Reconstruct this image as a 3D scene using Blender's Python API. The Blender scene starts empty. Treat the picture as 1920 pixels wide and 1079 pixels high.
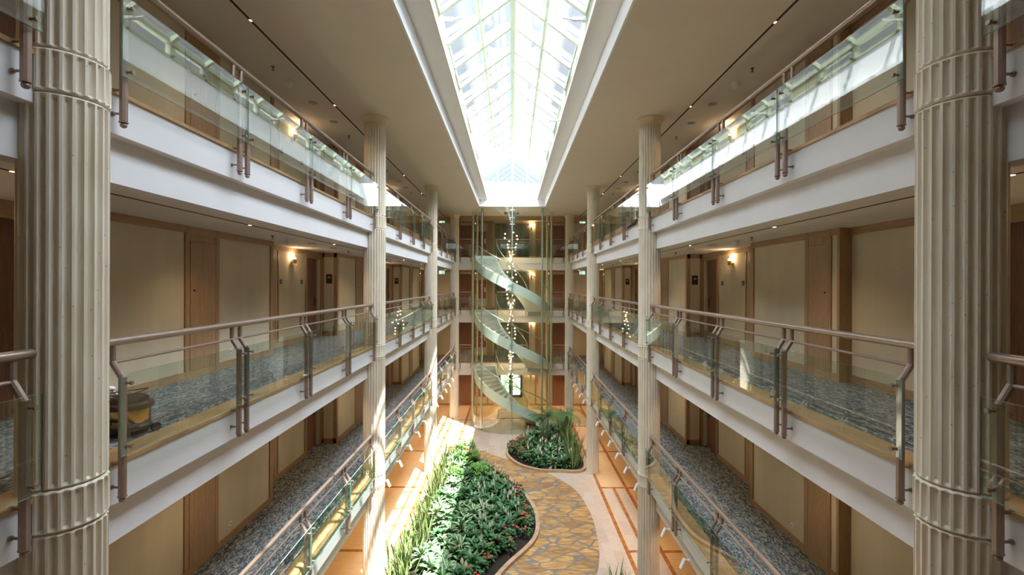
import bpy, bmesh, math, random
from mathutils import Vector, Matrix
random.seed(7)
R = math.radians
C = bpy.context.scene.collection
S = bpy.context.scene

# ------------------------------------------------------------ dimensions (metres; Y runs down the atrium, camera at Y=0)
EYE = 8.07
FL = [0.0, 3.254, 6.504, 9.754]          # floor levels
TOP = 12.29                               # roof ceiling
CX = 3.5                                  # column line
BAY = 8.38
COLS = [3.71 - BAY, 3.71, 3.71 + BAY, 3.71 + 2*BAY, 3.71 + 3*BAY]
Y0, Y1 = -5.6, 31.7                       # end walls
YG = 29.2                                 # far cross gallery edge
YS = 2.2; YE = 25.6                                 # far end of the skylight slot
GY, GR = 27.9, 2.39                       # glass stair drum

# ------------------------------------------------------------ camera
cam = bpy.data.cameras.new('camera'); co = bpy.data.objects.new('camera', cam); C.objects.link(co)
cam.sensor_width = 36; cam.lens = 36*890/1920; cam.clip_start = .05; cam.clip_end = 300
cam.shift_y = -5.5/1920
co.matrix_world = Matrix.Translation((0, 0, EYE)) @ Matrix.Rotation(R(90), 4, 'X') @ Matrix.Rotation(R(.2), 4, 'Z')
S.camera = co
# ------------------------------------------------------------ sky, sun, exposure
w = bpy.data.worlds.new('sky'); S.world = w; w.use_nodes = True
bg = w.node_tree.nodes['Background']
SUND = Vector((.26, -.30, 1)).normalized()
bg.inputs[0].default_value = (.84, .92, 1.0, 1)
_nt = w.node_tree; _tc = _nt.nodes.new('ShaderNodeTexCoord'); _dt = _nt.nodes.new('ShaderNodeVectorMath'); _dt.operation = 'DOT_PRODUCT'
_nt.links.new(_tc.outputs['Generated'], _dt.inputs[0]); _dt.inputs[1].default_value = SUND      # hazy sky, bright around the high sun
_mr = _nt.nodes.new('ShaderNodeMapRange'); _mr.interpolation_type = 'SMOOTHSTEP'
for _k, _v in enumerate((.36, .93, 1.05, 24.0)): _mr.inputs[_k + 1].default_value = _v
_nt.links.new(_dt.outputs['Value'], _mr.inputs[0]); _nt.links.new(_mr.outputs[0], bg.inputs[1])
sun = bpy.data.lights.new('sun', 'SUN'); so = bpy.data.objects.new('sun', sun); C.objects.link(so)
sun.energy = 33; sun.angle = R(.6); sun.color = (1, .96, .9)
so.rotation_euler = Vector((-.26, .30, -1)).to_track_quat('-Z', 'Y').to_euler()
so.location = (5, -5, 30)
por = bpy.data.lights.new('skylight_portal', 'AREA'); po = bpy.data.objects.new('skylight_portal', por); C.objects.link(po)
por.shape = 'RECTANGLE'; por.size = 2.7; por.size_y = YE - YS; por.cycles.is_portal = True
po.location = (0, (YE + YS)/2, TOP + .45)
vs = S.view_settings; vs.view_transform = 'Standard'; vs.look = 'None'; vs.gamma = 1; vs.use_curve_mapping = False
vs.exposure = -0.05
S.cycles.max_bounces = 8; S.cycles.diffuse_bounces = 5; S.cycles.glossy_bounces = 4
S.cycles.transparent_max_bounces = 40; S.cycles.transmission_bounces = 4
S.cycles.sample_clamp_indirect = 6; S.cycles.use_denoising = True
S.cycles.caustics_reflective = False; S.cycles.caustics_refractive = False

# ------------------------------------------------------------ materials
def nodes(name):
    m = bpy.data.materials.new(name); m.use_nodes = True
    nt = m.node_tree; b = nt.nodes['Principled BSDF']
    return m, nt, b
def ramp(nt, fac, stops, interp='LINEAR'):
    r = nt.nodes.new('ShaderNodeValToRGB'); r.color_ramp.interpolation = interp
    e = r.color_ramp.elements
    while len(e) < len(stops): e.new(.5)
    for k, (p, c) in enumerate(stops): e[k].position = p; e[k].color = (*c, 1)
    nt.links.new(fac, r.inputs[0]); return r.outputs[0]
def coord(nt, scale=(1, 1, 1), rot=(0, 0, 0), kind='Object'):
    if kind == 'Position': src = nt.nodes.new('ShaderNodeNewGeometry').outputs['Position']
    else: src = nt.nodes.new('ShaderNodeTexCoord').outputs[kind]
    mp = nt.nodes.new('ShaderNodeMapping'); mp.inputs['Scale'].default_value = scale; mp.inputs['Rotation'].default_value = rot
    nt.links.new(src, mp.inputs[0]); return mp.outputs[0]
def tex(nt, kind, vec, **kw):
    t = nt.nodes.new(kind); nt.links.new(vec, t.inputs['Vector'])
    for k, v in kw.items():
        if k in t.inputs: t.inputs[k].default_value = v
        else: setattr(t, k, v)
    return t
def bump(nt, b, h, strength=.2, dist=.01):
    n = nt.nodes.new('ShaderNodeBump'); n.inputs['Strength'].default_value = strength; n.inputs['Distance'].default_value = dist
    nt.links.new(h, n.inputs['Height']); nt.links.new(n.outputs[0], b.inputs['Normal'])
def mixc(nt, fac, a, c, mode='MIX'):
    m = nt.nodes.new('ShaderNodeMix'); m.data_type = 'RGBA'; m.blend_type = mode
    for s, v in ((0, fac), (6, a), (7, c)):
        if isinstance(v, (int, float)): m.inputs[s].default_value = v
        elif isinstance(v, tuple): m.inputs[s].default_value = (*v, 1)
        else: nt.links.new(v, m.inputs[s])
    return m.outputs[2]
def plain(name, col, rough=.6, metal=0, var=.06, scale=6, bmp=0, stretch=(1, 1, 1)):
    m, nt, b = nodes(name)
    n = tex(nt, 'ShaderNodeTexNoise', coord(nt, tuple(scale*s for s in stretch)), Scale=1.0, Detail=4.0)
    lo = tuple(max(0, c*(1 - var)) for c in col); hi = tuple(min(1, c*(1 + var)) for c in col)
    nt.links.new(ramp(nt, n.outputs[0], [(.3, lo), (.7, hi)]), b.inputs['Base Color'])
    b.inputs['Roughness'].default_value = rough; b.inputs['Metallic'].default_value = metal
    if bmp: bump(nt, b, n.outputs[0], bmp)
    return m
def wood(name, dark, light, axis='Z', rough=.45):
    m, nt, b = nodes(name)
    sc = {'Z': (22, 22, 1.3), 'Y': (22, 1.3, 22), 'X': (1.3, 22, 22)}[axis]
    v = coord(nt, sc, kind='Position')
    n = tex(nt, 'ShaderNodeTexNoise', v, Scale=1.0, Detail=6.0, Distortion=1.2)
    f = tex(nt, 'ShaderNodeTexNoise', coord(nt, tuple(s*6 for s in sc), kind='Position'), Scale=1.0, Detail=2.0)
    c = ramp(nt, n.outputs[0], [(.3, dark), (.7, light)])
    c2 = mixc(nt, .35, c, ramp(nt, f.outputs[0], [(.35, tuple(x*.7 for x in dark)), (.6, light)]), 'MIX')
    nt.links.new(c2, b.inputs['Base Color']); b.inputs['Roughness'].default_value = rough
    return m
def emis(name, col, s, base=(.8, .8, .8)):
    m, nt, b = nodes(name)
    b.inputs['Base Color'].default_value = (*base, 1)
    b.inputs['Emission Color'].default_value = (*col, 1); b.inputs['Emission Strength'].default_value = s
    return m
def glass(name, tint, f0=.045, k=.955, rough=0.0):
    """clear flat glass: passes light straight, reflects by angle"""
    m = bpy.data.materials.new(name); m.use_nodes = True; nt = m.node_tree; nt.nodes.clear()
    o = nt.nodes.new('ShaderNodeOutputMaterial'); mx = nt.nodes.new('ShaderNodeMixShader')
    tr = nt.nodes.new('ShaderNodeBsdfTransparent'); gl = nt.nodes.new('ShaderNodeBsdfGlossy')
    tr.inputs[0].default_value = (*tint, 1); gl.inputs[0].default_value = (1, 1, 1, 1); gl.inputs['Roughness'].default_value = rough
    g = nt.nodes.new('ShaderNodeNewGeometry')
    d = nt.nodes.new('ShaderNodeVectorMath'); d.operation = 'DOT_PRODUCT'
    nt.links.new(g.outputs['Incoming'], d.inputs[0]); nt.links.new(g.outputs['Normal'], d.inputs[1])
    def mth(op, a, c=None):
        n = nt.nodes.new('ShaderNodeMath'); n.operation = op
        for s, v in ((0, a), (1, c)):
            if v is None: continue
            if isinstance(v, (int, float)): n.inputs[s].default_value = v
            else: nt.links.new(v, n.inputs[s])
        return n.outputs[0]
    ab = mth('ABSOLUTE', d.outputs['Value']); inv = mth('SUBTRACT', 1, ab)
    f = mth('ADD', mth('MULTIPLY', mth('POWER', inv, 5), k), f0)
    nt.links.new(f, mx.inputs[0]); nt.links.new(tr.outputs[0], mx.inputs[1]); nt.links.new(gl.outputs[0], mx.inputs[2])
    nt.links.new(mx.outputs[0], o.inputs[0]); return m

M = {}
M['plaster'] = plain('plaster', (.72, .71, .72), .7, var=.02, scale=2)
M['ceiling'] = plain('ceiling_paint', (.74, .69, .62), .85, var=.02, scale=1.5)
M['upstand'] = plain('white_paint', (.86, .87, .88), .7, var=.02, scale=2)
M['cream'] = plain('cream_fabric', (.64, .57, .42), .9, var=.05, scale=3, stretch=(1, 1, .2))
M['oak'] = wood('oak', (.31, .185, .09), (.46, .30, .165), 'Z')
M['oakh'] = wood('oak_rail', (.36, .22, .115), (.49, .32, .19), 'Y')
M['dark_wood'] = wood('door_wood', (.17, .075, .045), (.26, .13, .08), 'Z')
M['steel'] = plain('brushed_bronze', (.42, .33, .28), .34, .75, var=.05, scale=40, stretch=(1, .1, 1))
M['post'] = plain('bronze_post', (.30, .215, .175), .42, .55, var=.05, scale=30)
M['chrome'] = plain('steel', (.55, .57, .54), .38, .8, var=.03, scale=20)
M['glass'] = glass('balustrade_glass', (.91, .962, .94), .085)
M['drum'] = glass('drum_glass', (.92, .965, .915), .045)
M['pane'] = glass('skylight_glass', (.96, .98, 1.0), .04)
M['gedge'] = plain('glass_edge', (.16, .34, .29), .15, 0, var=.1, scale=10)
M['frame'] = plain('pale_green_frame', (.36, .40, .29), .6, var=.04, scale=4)
M['black'] = plain('black_plastic', (.02, .02, .022), .4, var=.2, scale=20)
M['rubber'] = plain('rubber', (.03, .03, .03), .7, var=.2, scale=20)
M['brass'] = plain('brass', (.75, .48, .16), .25, 1, var=.05, scale=20)
M['white'] = plain('white_metal', (.85, .85, .84), .4, var=.02, scale=5)
M['lens'] = emis('soft_lens', (1, .8, .6), 2.0)
M['slot'] = plain('dark_slot', (.018, .015, .014), .7, var=.1, scale=5)
M['bulb'] = emis('lit_bulb', (1, .62, .30), 22)
M['cbulb'] = emis('chandelier_bulb', (1, .58, .34), 9)
M['spot'] = emis('lit_spot', (1, .66, .38), 12)
M['soil'] = plain('soil', (.025, .016, .010), .95, var=.5, scale=14, bmp=.8)
M['red'] = plain('dark_red_panel', (.34, .05, .05), .4, var=.1, scale=3)
M['navy'] = plain('navy_cloth', (.012, .02, .09), .9, var=.3, scale=20)
M['skin_tan'] = plain('tan_cloth', (.45, .26, .16), .8, var=.2, scale=20)
M['mat'] = plain('coir_mat', (.46, .42, .36), .95, var=.2, scale=30)
M['tread'] = plain('marble_tread', (.62, .58, .52), .4, var=.14, scale=6)
M['terracotta'] = plain('terracotta', (.55, .27, .17), .8, var=.2, scale=8)
M['hedge'] = plain('hedge_leaves', (.30, .42, .26), .8, var=.5, scale=9, bmp=.6)
M['paving'] = plain('outdoor_paving', (.6, .64, .62), .9, var=.15, scale=2)

def m_column():
    m, nt, b = nodes('column_stucco')
    n = tex(nt, 'ShaderNodeTexNoise', coord(nt, (9, 9, 2.5)), Scale=1.0, Detail=6.0)
    c = ramp(nt, n.outputs[0], [(.3, (.70, .62, .49)), (.7, (.79, .72, .60))])
    v = tex(nt, 'ShaderNodeTexVoronoi', coord(nt, (14, 14, 14)), Scale=1.0)
    sp = ramp(nt, v.outputs['Distance'], [(.045, (.25, .15, .08)), (.08, (1, 1, 1))])
    nt.links.new(mixc(nt, .8, c, sp, 'MULTIPLY'), b.inputs['Base Color'])
    f = tex(nt, 'ShaderNodeTexNoise', coord(nt, (70, 70, 30)), Scale=1.0, Detail=3.0)
    bump(nt, b, f.outputs[0], .25, .006); b.inputs['Roughness'].default_value = .55
    return m
M['column'] = m_column()
def m_carpet():
    m, nt, b = nodes('patterned_carpet')
    wv = tex(nt, 'ShaderNodeTexNoise', coord(nt, (3, 3, 3), kind='Position'), Scale=1.0, Detail=2.0)
    base = coord(nt, (26, 9, 9), (0, 0, R(35)), kind='Position'); base2 = coord(nt, (26, 9, 9), (0, 0, R(-40)), kind='Position')
    a = tex(nt, 'ShaderNodeTexNoise', base, Scale=1.0, Detail=1.0, Distortion=1.5)
    c = tex(nt, 'ShaderNodeTexNoise', base2, Scale=1.0, Detail=1.0, Distortion=1.5)
    mx = nt.nodes.new('ShaderNodeMath'); mx.operation = 'MAXIMUM'
    nt.links.new(a.outputs[0], mx.inputs[0]); nt.links.new(c.outputs[0], mx.inputs[1])
    col = ramp(nt, mx.outputs[0], [(.47, (.035, .05, .065)), (.55, (.09, .115, .13)), (.62, (.27, .28, .27)), (.68, (.34, .33, .30))])
    nt.links.new(col, b.inputs['Base Color']); b.inputs['Roughness'].default_value = .95
    bump(nt, b, mx.outputs[0], .3, .004); return m
M['carpet'] = m_carpet()
def m_travertine(name, cols, sx, sy, rough=.32, rot=0):
    m, nt, b = nodes(name)
    v = coord(nt, (1, 1, 1), (0, 0, rot), kind='Position')
    br = tex(nt, 'ShaderNodeTexBrick', v, Scale=1.0)
    br.inputs['Brick Width'].default_value = sx; br.inputs['Row Height'].default_value = sy
    br.inputs['Mortar Size'].default_value = .003; br.inputs['Bias'].default_value = 0.0
    br.inputs['Color1'].default_value = (0, 0, 0, 1); br.inputs['Color2'].default_value = (1, 1, 1, 1); br.inputs['Mortar'].default_value = (.4, .4, .4, 1)
    n = tex(nt, 'ShaderNodeTexNoise', coord(nt, (3, 26, 3), (0, 0, rot), kind='Position'), Scale=1.0, Detail=6.0, Distortion=.6)
    a = ramp(nt, n.outputs[0], [(.25, cols[0]), (.75, cols[1])])
    t = ramp(nt, br.outputs['Color'], [(0, cols[2]), (1, (1, 1, 1))])
    nt.links.new(mixc(nt, .8, a, t, 'MULTIPLY'), b.inputs['Base Color'])
    b.inputs['Roughness'].default_value = rough; return m
M['trav'] = m_travertine('pale_travertine', ((.50, .41, .33), (.66, .57, .48), (.80, .76, .72)), .9, .28, .42, R(90))
M['gold'] = m_travertine('honey_marble', ((.66, .45, .26), (.80, .60, .38), (.90, .86, .80)), 1.4, .6, .16, R(90))
M['band'] = plain('red_brown_marble', (.38, .15, .05), .22, var=.35, scale=5)
M['edge'] = plain('travertine_edge', (.47, .28, .13), .28, var=.28, scale=5, stretch=(1, .4, 1))
M['kerb'] = plain('marble_kerb', (.50, .33, .20), .5, var=.2, scale=6)
def m_flag():
    m, nt, b = nodes('crazy_paving')
    nz = tex(nt, 'ShaderNodeTexNoise', coord(nt, (1.3, 1.3, 1.3), kind='Position'), Scale=1.0, Detail=1.0)
    add = nt.nodes.new('ShaderNodeVectorMath'); add.operation = 'MULTIPLY_ADD'
    nt.links.new(nz.outputs['Color'], add.inputs[0]); add.inputs[1].default_value = (.35, .35, 0)
    base = coord(nt, (1.55, 3.1, 0), (0, 0, R(24)), kind='Position'); nt.links.new(base, add.inputs[2])
    e = tex(nt, 'ShaderNodeTexVoronoi', add.outputs[0], Scale=1.0, feature='DISTANCE_TO_EDGE')
    c = tex(nt, 'ShaderNodeTexVoronoi', add.outputs[0], Scale=1.0)
    sep = nt.nodes.new('ShaderNodeSeparateColor'); nt.links.new(c.outputs['Color'], sep.inputs[0])
    sts = []
    for rz in (25, 50, -15):                              # the grain runs another way in every stone
        mp = nt.nodes.new('ShaderNodeVectorMath'); mp.operation = 'MULTIPLY_ADD'
        nt.links.new(c.outputs['Color'], mp.inputs[0]); mp.inputs[1].default_value = (9, 9, 0); nt.links.new(coord(nt, (2.5, 13, 0), (0, 0, R(rz)), kind='Position'), mp.inputs[2])
        sts.append(tex(nt, 'ShaderNodeTexNoise', mp.outputs[0], Scale=1.0, Detail=5.0, Distortion=.5).outputs[0])
    k1 = ramp(nt, sep.outputs[1], [(.45, (0, 0, 0)), (.46, (1, 1, 1))], 'CONSTANT'); k2 = ramp(nt, sep.outputs[2], [(.6, (0, 0, 0)), (.61, (1, 1, 1))], 'CONSTANT')
    stm = mixc(nt, k2, mixc(nt, k1, sts[0], sts[1]), sts[2])
    stone = ramp(nt, stm, [(.32, (.30, .14, .04)), (.5, (.52, .29, .09)), (.70, (.68, .45, .19))])
    tone = ramp(nt, sep.outputs[0], [(0, (.62, .55, .5)), (.5, (1, 1, 1)), (.8, (1, .95, .9)), (1, (.8, .84, .9))])
    stone = mixc(nt, 1.0, stone, tone, 'MULTIPLY')
    joint = ramp(nt, e.outputs['Distance'], [(.045, (1, 1, 1)), (.065, (0, 0, 0))])
    nt.links.new(mixc(nt, joint, stone, (.20, .18, .16)), b.inputs['Base Color'])
    b.inputs['Roughness'].default_value = .5
    bump(nt, b, ramp(nt, e.outputs['Distance'], [(.02, (0, 0, 0)), (.07, (1, 1, 1))]), .5, .01); return m
M['flag'] = m_flag()
def m_leaf(name, a, c, mid=None, rough=.5):
    m, nt, b = nodes(name)
    oi = nt.nodes.new('ShaderNodeObjectInfo')
    n = tex(nt, 'ShaderNodeTexNoise', coord(nt, (5, 5, 5)), Scale=1.0, Detail=2.0)
    col = ramp(nt, n.outputs[0], [(.3, a), (.7, c)])
    if mid:
        uv = nt.nodes.new('ShaderNodeUVMap'); sx = nt.nodes.new('ShaderNodeSeparateXYZ'); nt.links.new(uv.outputs[0], sx.inputs[0])
        e = ramp(nt, sx.outputs[0], [(0.12, (1, 1, 1)), (.2, (0, 0, 0)), (.8, (0, 0, 0)), (.88, (1, 1, 1))] if mid[1] == 'edge' else [(.30, (0, 0, 0)), (.4, (1, 1, 1)), (.6, (1, 1, 1)), (.70, (0, 0, 0))])
        col = mixc(nt, e, col, mid[0])
    sc = nt.nodes.new('ShaderNodeHueSaturation'); nt.links.new(col, sc.inputs['Color'])
    mr = nt.nodes.new('ShaderNodeMapRange'); mr.inputs[3].default_value = .8; mr.inputs[4].default_value = 1.25
    nt.links.new(oi.outputs['Random'], mr.inputs[0]); nt.links.new(mr.outputs[0], sc.inputs['Value'])
    nt.links.new(sc.outputs[0], b.inputs['Base Color']); b.inputs['Roughness'].default_value = rough
    return m
M['lily'] = m_leaf('lily_leaf', (.025, .10, .03), (.06, .19, .055))
M['spear'] = m_leaf('spear_leaf', (.04, .115, .02), (.10, .19, .03), ((.42, .45, .20), 'edge'))
M['varie'] = m_leaf('striped_leaf', (.06, .17, .06), (.12, .26, .09), ((.50, .60, .38), 'mid'))
M['beg'] = m_leaf('flower_leaf', (.03, .11, .03), (.07, .20, .05))
M['shrub'] = m_leaf('shrub_leaf', (.08, .24, .03), (.18, .40, .07))
M['palm'] = m_leaf('palm_leaf', (.04, .12, .03), (.10, .24, .06))
M['bark'] = plain('palm_bark', (.16, .11, .06), .9, var=.4, scale=20, stretch=(1, 1, 4))
M['spathe'] = plain('white_flower', (.88, .89, .76), .5, var=.06, scale=9)
M['redf'] = plain('red_flower', (.72, .03, .03), .5, var=.25, scale=12)
M['sign_g'] = emis('exit_green', (.02, .45, .18), 1.0, (.02, .45, .2))
M['sign_w'] = emis('exit_white', (.75, 1, .88), 1.4)
M['yellow'] = plain('yellow_print', (.80, .60, .04), .5, var=.1)

# ------------------------------------------------------------ mesh builder
class MB:
    def __init__(s): s.v = []; s.f = []; s.mi = []; s.uv = {}
    def add(s, vs, fs, mi=0, uvs=None):
        o = len(s.v); s.v += [tuple(v) for v in vs]
        for k, f in enumerate(fs):
            if uvs: s.uv[len(s.f)] = uvs[k]
            s.f.append(tuple(i + o for i in f)); s.mi.append(mi)
    def box(s, x0, x1, y0, y1, z0, z1, mi=0):
        x0, x1 = sorted((x0, x1)); y0, y1 = sorted((y0, y1)); z0, z1 = sorted((z0, z1))
        s.add([(x0,y0,z0),(x1,y0,z0),(x1,y1,z0),(x0,y1,z0),(x0,y0,z1),(x1,y0,z1),(x1,y1,z1),(x0,y1,z1)],
              [(0,3,2,1),(4,5,6,7),(0,1,5,4),(1,2,6,5),(2,3,7,6),(3,0,4,7)], mi)
    def tube(s, pts, r, n=8, mi=0, flat=None, up=(0, 0, 1), cap=True):
        pts = [Vector(p) for p in pts]; rings = []
        for i, p in enumerate(pts):
            a = pts[max(0, i-1)]; b = pts[min(len(pts)-1, i+1)]; t = (b - a).normalized()
            u = Vector(up)
            if abs(t.dot(u)) > .98: u = Vector((1, 0, 0))
            x = t.cross(u).normalized(); y = x.cross(t).normalized()
            rr = r[i] if isinstance(r, (list, tuple)) else r
            fx, fy = flat if flat else (1, 1)
            rings.append([p + x*math.cos(2*math.pi*(k + .5)/n)*rr*fx + y*math.sin(2*math.pi*(k + .5)/n)*rr*fy for k in range(n)])
        vs = [q for g in rings for q in g]; fs = []
        for i in range(len(pts)-1):
            for k in range(n):
                a = i*n + k; b = i*n + (k+1) % n
                fs.append((a, b, b + n, a + n))
        if cap: fs.append(tuple(range(n))[::-1]); fs.append(tuple(range((len(pts)-1)*n, len(pts)*n)))
        s.add(vs, fs, mi)
    def lathe(s, prof, n=24, c=(0, 0, 0), mi=0, cap=True):
        vs = []; fs = []
        for (r, z) in prof:
            for k in range(n):
                a = 2*math.pi*k/n; vs.append((c[0] + r*math.cos(a), c[1] + r*math.sin(a), c[2] + z))
        for i in range(len(prof)-1):
            for k in range(n):
                a = i*n + k; b = i*n + (k+1) % n; fs.append((a, b, b + n, a + n))
        if cap: fs.append(tuple(range(n))[::-1]); fs.append(tuple(range((len(prof)-1)*n, len(prof)*n)))
        s.add(vs, fs, mi)
    def sphere(s, c, r, mi=0, n=10, m=6, sc=(1, 1, 1)):
        vs = [(c[0], c[1], c[2] - r*sc[2])]
        for i in range(1, m):
            a = -math.pi/2 + math.pi*i/m
            for k in range(n):
                b = 2*math.pi*k/n
                vs.append((c[0] + r*sc[0]*math.cos(a)*math.cos(b), c[1] + r*sc[1]*math.cos(a)*math.sin(b), c[2] + r*sc[2]*math.sin(a)))
        vs.append((c[0], c[1], c[2] + r*sc[2])); fs = []
        for k in range(n):
            fs.append((0, 1 + (k+1) % n, 1 + k)); t = 1 + (m-2)*n; fs.append((len(vs)-1, t + k, t + (k+1) % n))
        for i in range(m-2):
            for k in range(n):
                a = 1 + i*n + k; b = 1 + i*n + (k+1) % n; fs.append((a, b, b + n, a + n))
        s.add(vs, fs, mi)
    def prism(s, pts, z0, z1, mi=0):
        n = len(pts)
        s.add([(x, y, z0) for x, y in pts] + [(x, y, z1) for x, y in pts],
              [tuple(range(n))[::-1], tuple(range(n, 2*n))] + [(k, (k+1) % n, n + (k+1) % n, n + k) for k in range(n)], mi)
    def blade(s, base, d, up, length, width, curl=.6, seg=5, mi=0, taper=1.0, fold=.15):
        """a leaf: starts at base, leans along d, bends over"""
        d = Vector(d).normalized(); up = Vector(up).normalized(); side = d.cross(up).normalized()
        p = Vector(base); vs = []; fs = []; uv = []
        L = length/seg
        for i in range(seg + 1):
            t = i/seg
            wd = width*(math.sin(math.pi*min(1, (t*.92 + .06))**taper))*.5
            nn = side.cross(d).normalized()
            vs += [p - side*wd + nn*wd*fold*2, p.copy(), p + side*wd + nn*wd*fold*2]
            ax = side; d = (Matrix.Rotation(-curl/seg, 3, ax) @ d).normalized()
            p = p + d*L
        for i in range(seg):
            a = i*3
            fs += [(a, a+1, a+4, a+3), (a+1, a+2, a+5, a+4)]
            uv += [[(0, i/seg), (.5, i/seg), (.5, (i+1)/seg), (0, (i+1)/seg)], [(.5, i/seg), (1, i/seg), (1, (i+1)/seg), (.5, (i+1)/seg)]]
        s.add(vs, fs, mi, uv)
    def mesh(s, name, mats, smooth=False, recalc=True):
        me = bpy.data.meshes.new(name); me.from_pydata(s.v, [], s.f)
        for m in (mats if isinstance(mats, (list, tuple)) else [mats]): me.materials.append(m)
        me.polygons.foreach_set('material_index', s.mi)
        if s.uv:
            ul = me.uv_layers.new(name='UVMap')
            for fi, uvs in s.uv.items():
                for li, q in zip(me.polygons[fi].loop_indices, uvs): ul.data[li].uv = q
        if recalc and not s.uv:
            bm = bmesh.new(); bm.from_mesh(me); bmesh.ops.recalc_face_normals(bm, faces=bm.faces); bm.to_mesh(me); bm.free()
        if smooth is True: me.polygons.foreach_set('use_smooth', [True]*len(me.polygons))
        elif smooth:
            me.polygons.foreach_set('use_smooth', [True]*len(me.polygons))
            me.set_sharp_from_angle(angle=R(smooth))
        me.update(); return me
    def build(s, name, mats, parent=None, smooth=False, loc=None):
        o = bpy.data.objects.new(name, s.mesh(name, mats, smooth)); C.objects.link(o)
        if parent: o.parent = parent
        if loc: o.location = loc
        return o
def bevel(o, wd=.005, seg=2):
    b = o.modifiers.new('bevel', 'BEVEL'); b.width = wd; b.segments = seg; b.limit_method = 'ANGLE'; return o
def empty(name, loc=(0, 0, 0), rz=0):
    o = bpy.data.objects.new(name, None); C.objects.link(o); o.location = loc; o.rotation_euler.z = rz; o.empty_display_size = .1; return o
def tag(o, label, cat, group=None, kind=None):
    o['label'] = label; o['category'] = cat
    if group: o['group'] = group
    if kind: o['kind'] = kind
    return o
def struct(o): o['kind'] = 'structure'; return o
def copy_tree(o, parent=None):
    c = o.copy(); C.objects.link(c); c.parent = parent
    for ch in list(o.children): copy_tree(ch, c)
    return c
used_protos = set()
def place(proto, loc, rz=0, sc=None):
    if proto.name in used_protos: o = copy_tree(proto)
    else: used_protos.add(proto.name); o = proto
    o.location = loc; o.rotation_euler.z = rz
    if sc: o.scale = sc if isinstance(sc, tuple) else (sc, sc, sc)
    return o
SIDE = {-1: 'left', 1: 'right'}
LV = {0: 'ground floor', 1: 'lowest gallery', 2: 'middle gallery', 3: 'top gallery'}
BAYN = {-1: 'nearest partial bay', 0: 'first full bay', 1: 'second bay', 2: 'last bay'}

# ============================================================ STRUCTURE
trim_n = [0]
def trim(mb, m, smooth=False):
    trim_n[0] += 1; return struct(mb.build('trim_%d' % trim_n[0], m, smooth=smooth))
# gallery decks, fascias, beams, ceilings
for lv in (1, 2, 3):
    F = FL[lv]
    for s in (-1, 1):
        a = MB(); a.box(s*3.76, s*6.0, Y0, Y1, F - .05, F); struct(a.build('floor', M['carpet']))
        a = MB(); a.box(s*3.46, s*3.76, Y0, Y1, F - .03, F + .006); trim(a, M['edge'])
        a = MB(); a.box(s*3.48, s*3.62, Y0, YG, F - .375, F - .03); a.box(s*3.6, s*3.78, Y0, YG, F - .78, F - .375); trim(a, M['plaster'])
        a = MB(); a.box(s*3.62, s*6.0, Y0, Y1, F - .375, F - .05); a.box(s*3.78, s*6.0, Y0, Y1, F - .745, F - .69); struct(a.build('ceiling', M['ceiling']))
    # far cross gallery
    a = MB(); a.box(-3.76, 3.76, YG + .28, Y1, F - .05, F); struct(a.build('floor', M['carpet']))
    a = MB(); a.box(-3.46, 3.46, YG - .02, YG + .28, F - .03, F + .006); trim(a, M['edge'])
    a = MB(); a.box(-3.6, 3.6, YG, YG + .14, F - .375, F - .03); a.box(-3.6, 3.6, YG + .12, YG + .3, F - .78, F - .375); trim(a, M['plaster'])
    a = MB(); a.box(-3.62, 3.62, YG + .14, Y1, F - .375, F - .05); a.box(-3.78, 3.78, YG + .3, Y1, F - .745, F - .69); struct(a.build('ceiling', M['ceiling']))
    # near cross gallery the photograph is taken from
    a = MB(); a.box(-3.76, 3.76, Y0, -.9, F - .05, F); struct(a.build('floor', M['carpet']))
    a = MB(); a.box(-3.6, 3.6, -.9, -.76, F - .375, F); trim(a, M['plaster'])
    a = MB(); a.box(-3.62, 3.62, Y0, -.9, F - .745, F - .05); struct(a.build('ceiling', M['ceiling']))
# roof ceiling and skylight slot
a = MB()
for s in (-1, 1): a.box(s*1.79, s*6.0, Y0, Y1, TOP, TOP + .5)
a.box(-1.79, 1.79, YE + .02, Y1, TOP, TOP + .5); a.box(-1.79, 1.79, Y0, YS - .02, TOP, TOP + .5)
struct(a.build('ceiling', M['ceiling']))
a = MB()
for s in (-1, 1):
    a.box(s*1.775, s*1.81, YS, YE, TOP - .004, TOP + .38)
    a.box(s*1.34, s*1.8, YS, YE, TOP + .38, TOP + .46)
    a.box(s*1.55, s*1.9, YS, YE, TOP + .46, TOP + .80)
    a.box(s*1.575, s*1.9, YS, YE, TOP + .80, TOP + 1.20)
a.box(-1.8, 1.8, YE, YE + .25, TOP - .004, TOP + 1.12)
a.box(-1.8, 1.8, YS - .25, YS, TOP - .004, TOP + 1.2)
trim(a, M['upstand'])
a = MB(); a.box(-2.35, 2.35, YG, YG + .25, TOP - .25, TOP); a.box(-3.4, -2.35, YG, YG + .25, TOP - .25, TOP); a.box(2.35, 3.4, YG, YG + .25, TOP - .25, TOP)  # cream beam, its shade put into the colour as oak brown
for s in (-1, 1): a.box(s*3.4, s*5.3, YG + .6, YG + .75, TOP - .22, TOP)
trim(a, M['oakh'])
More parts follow.
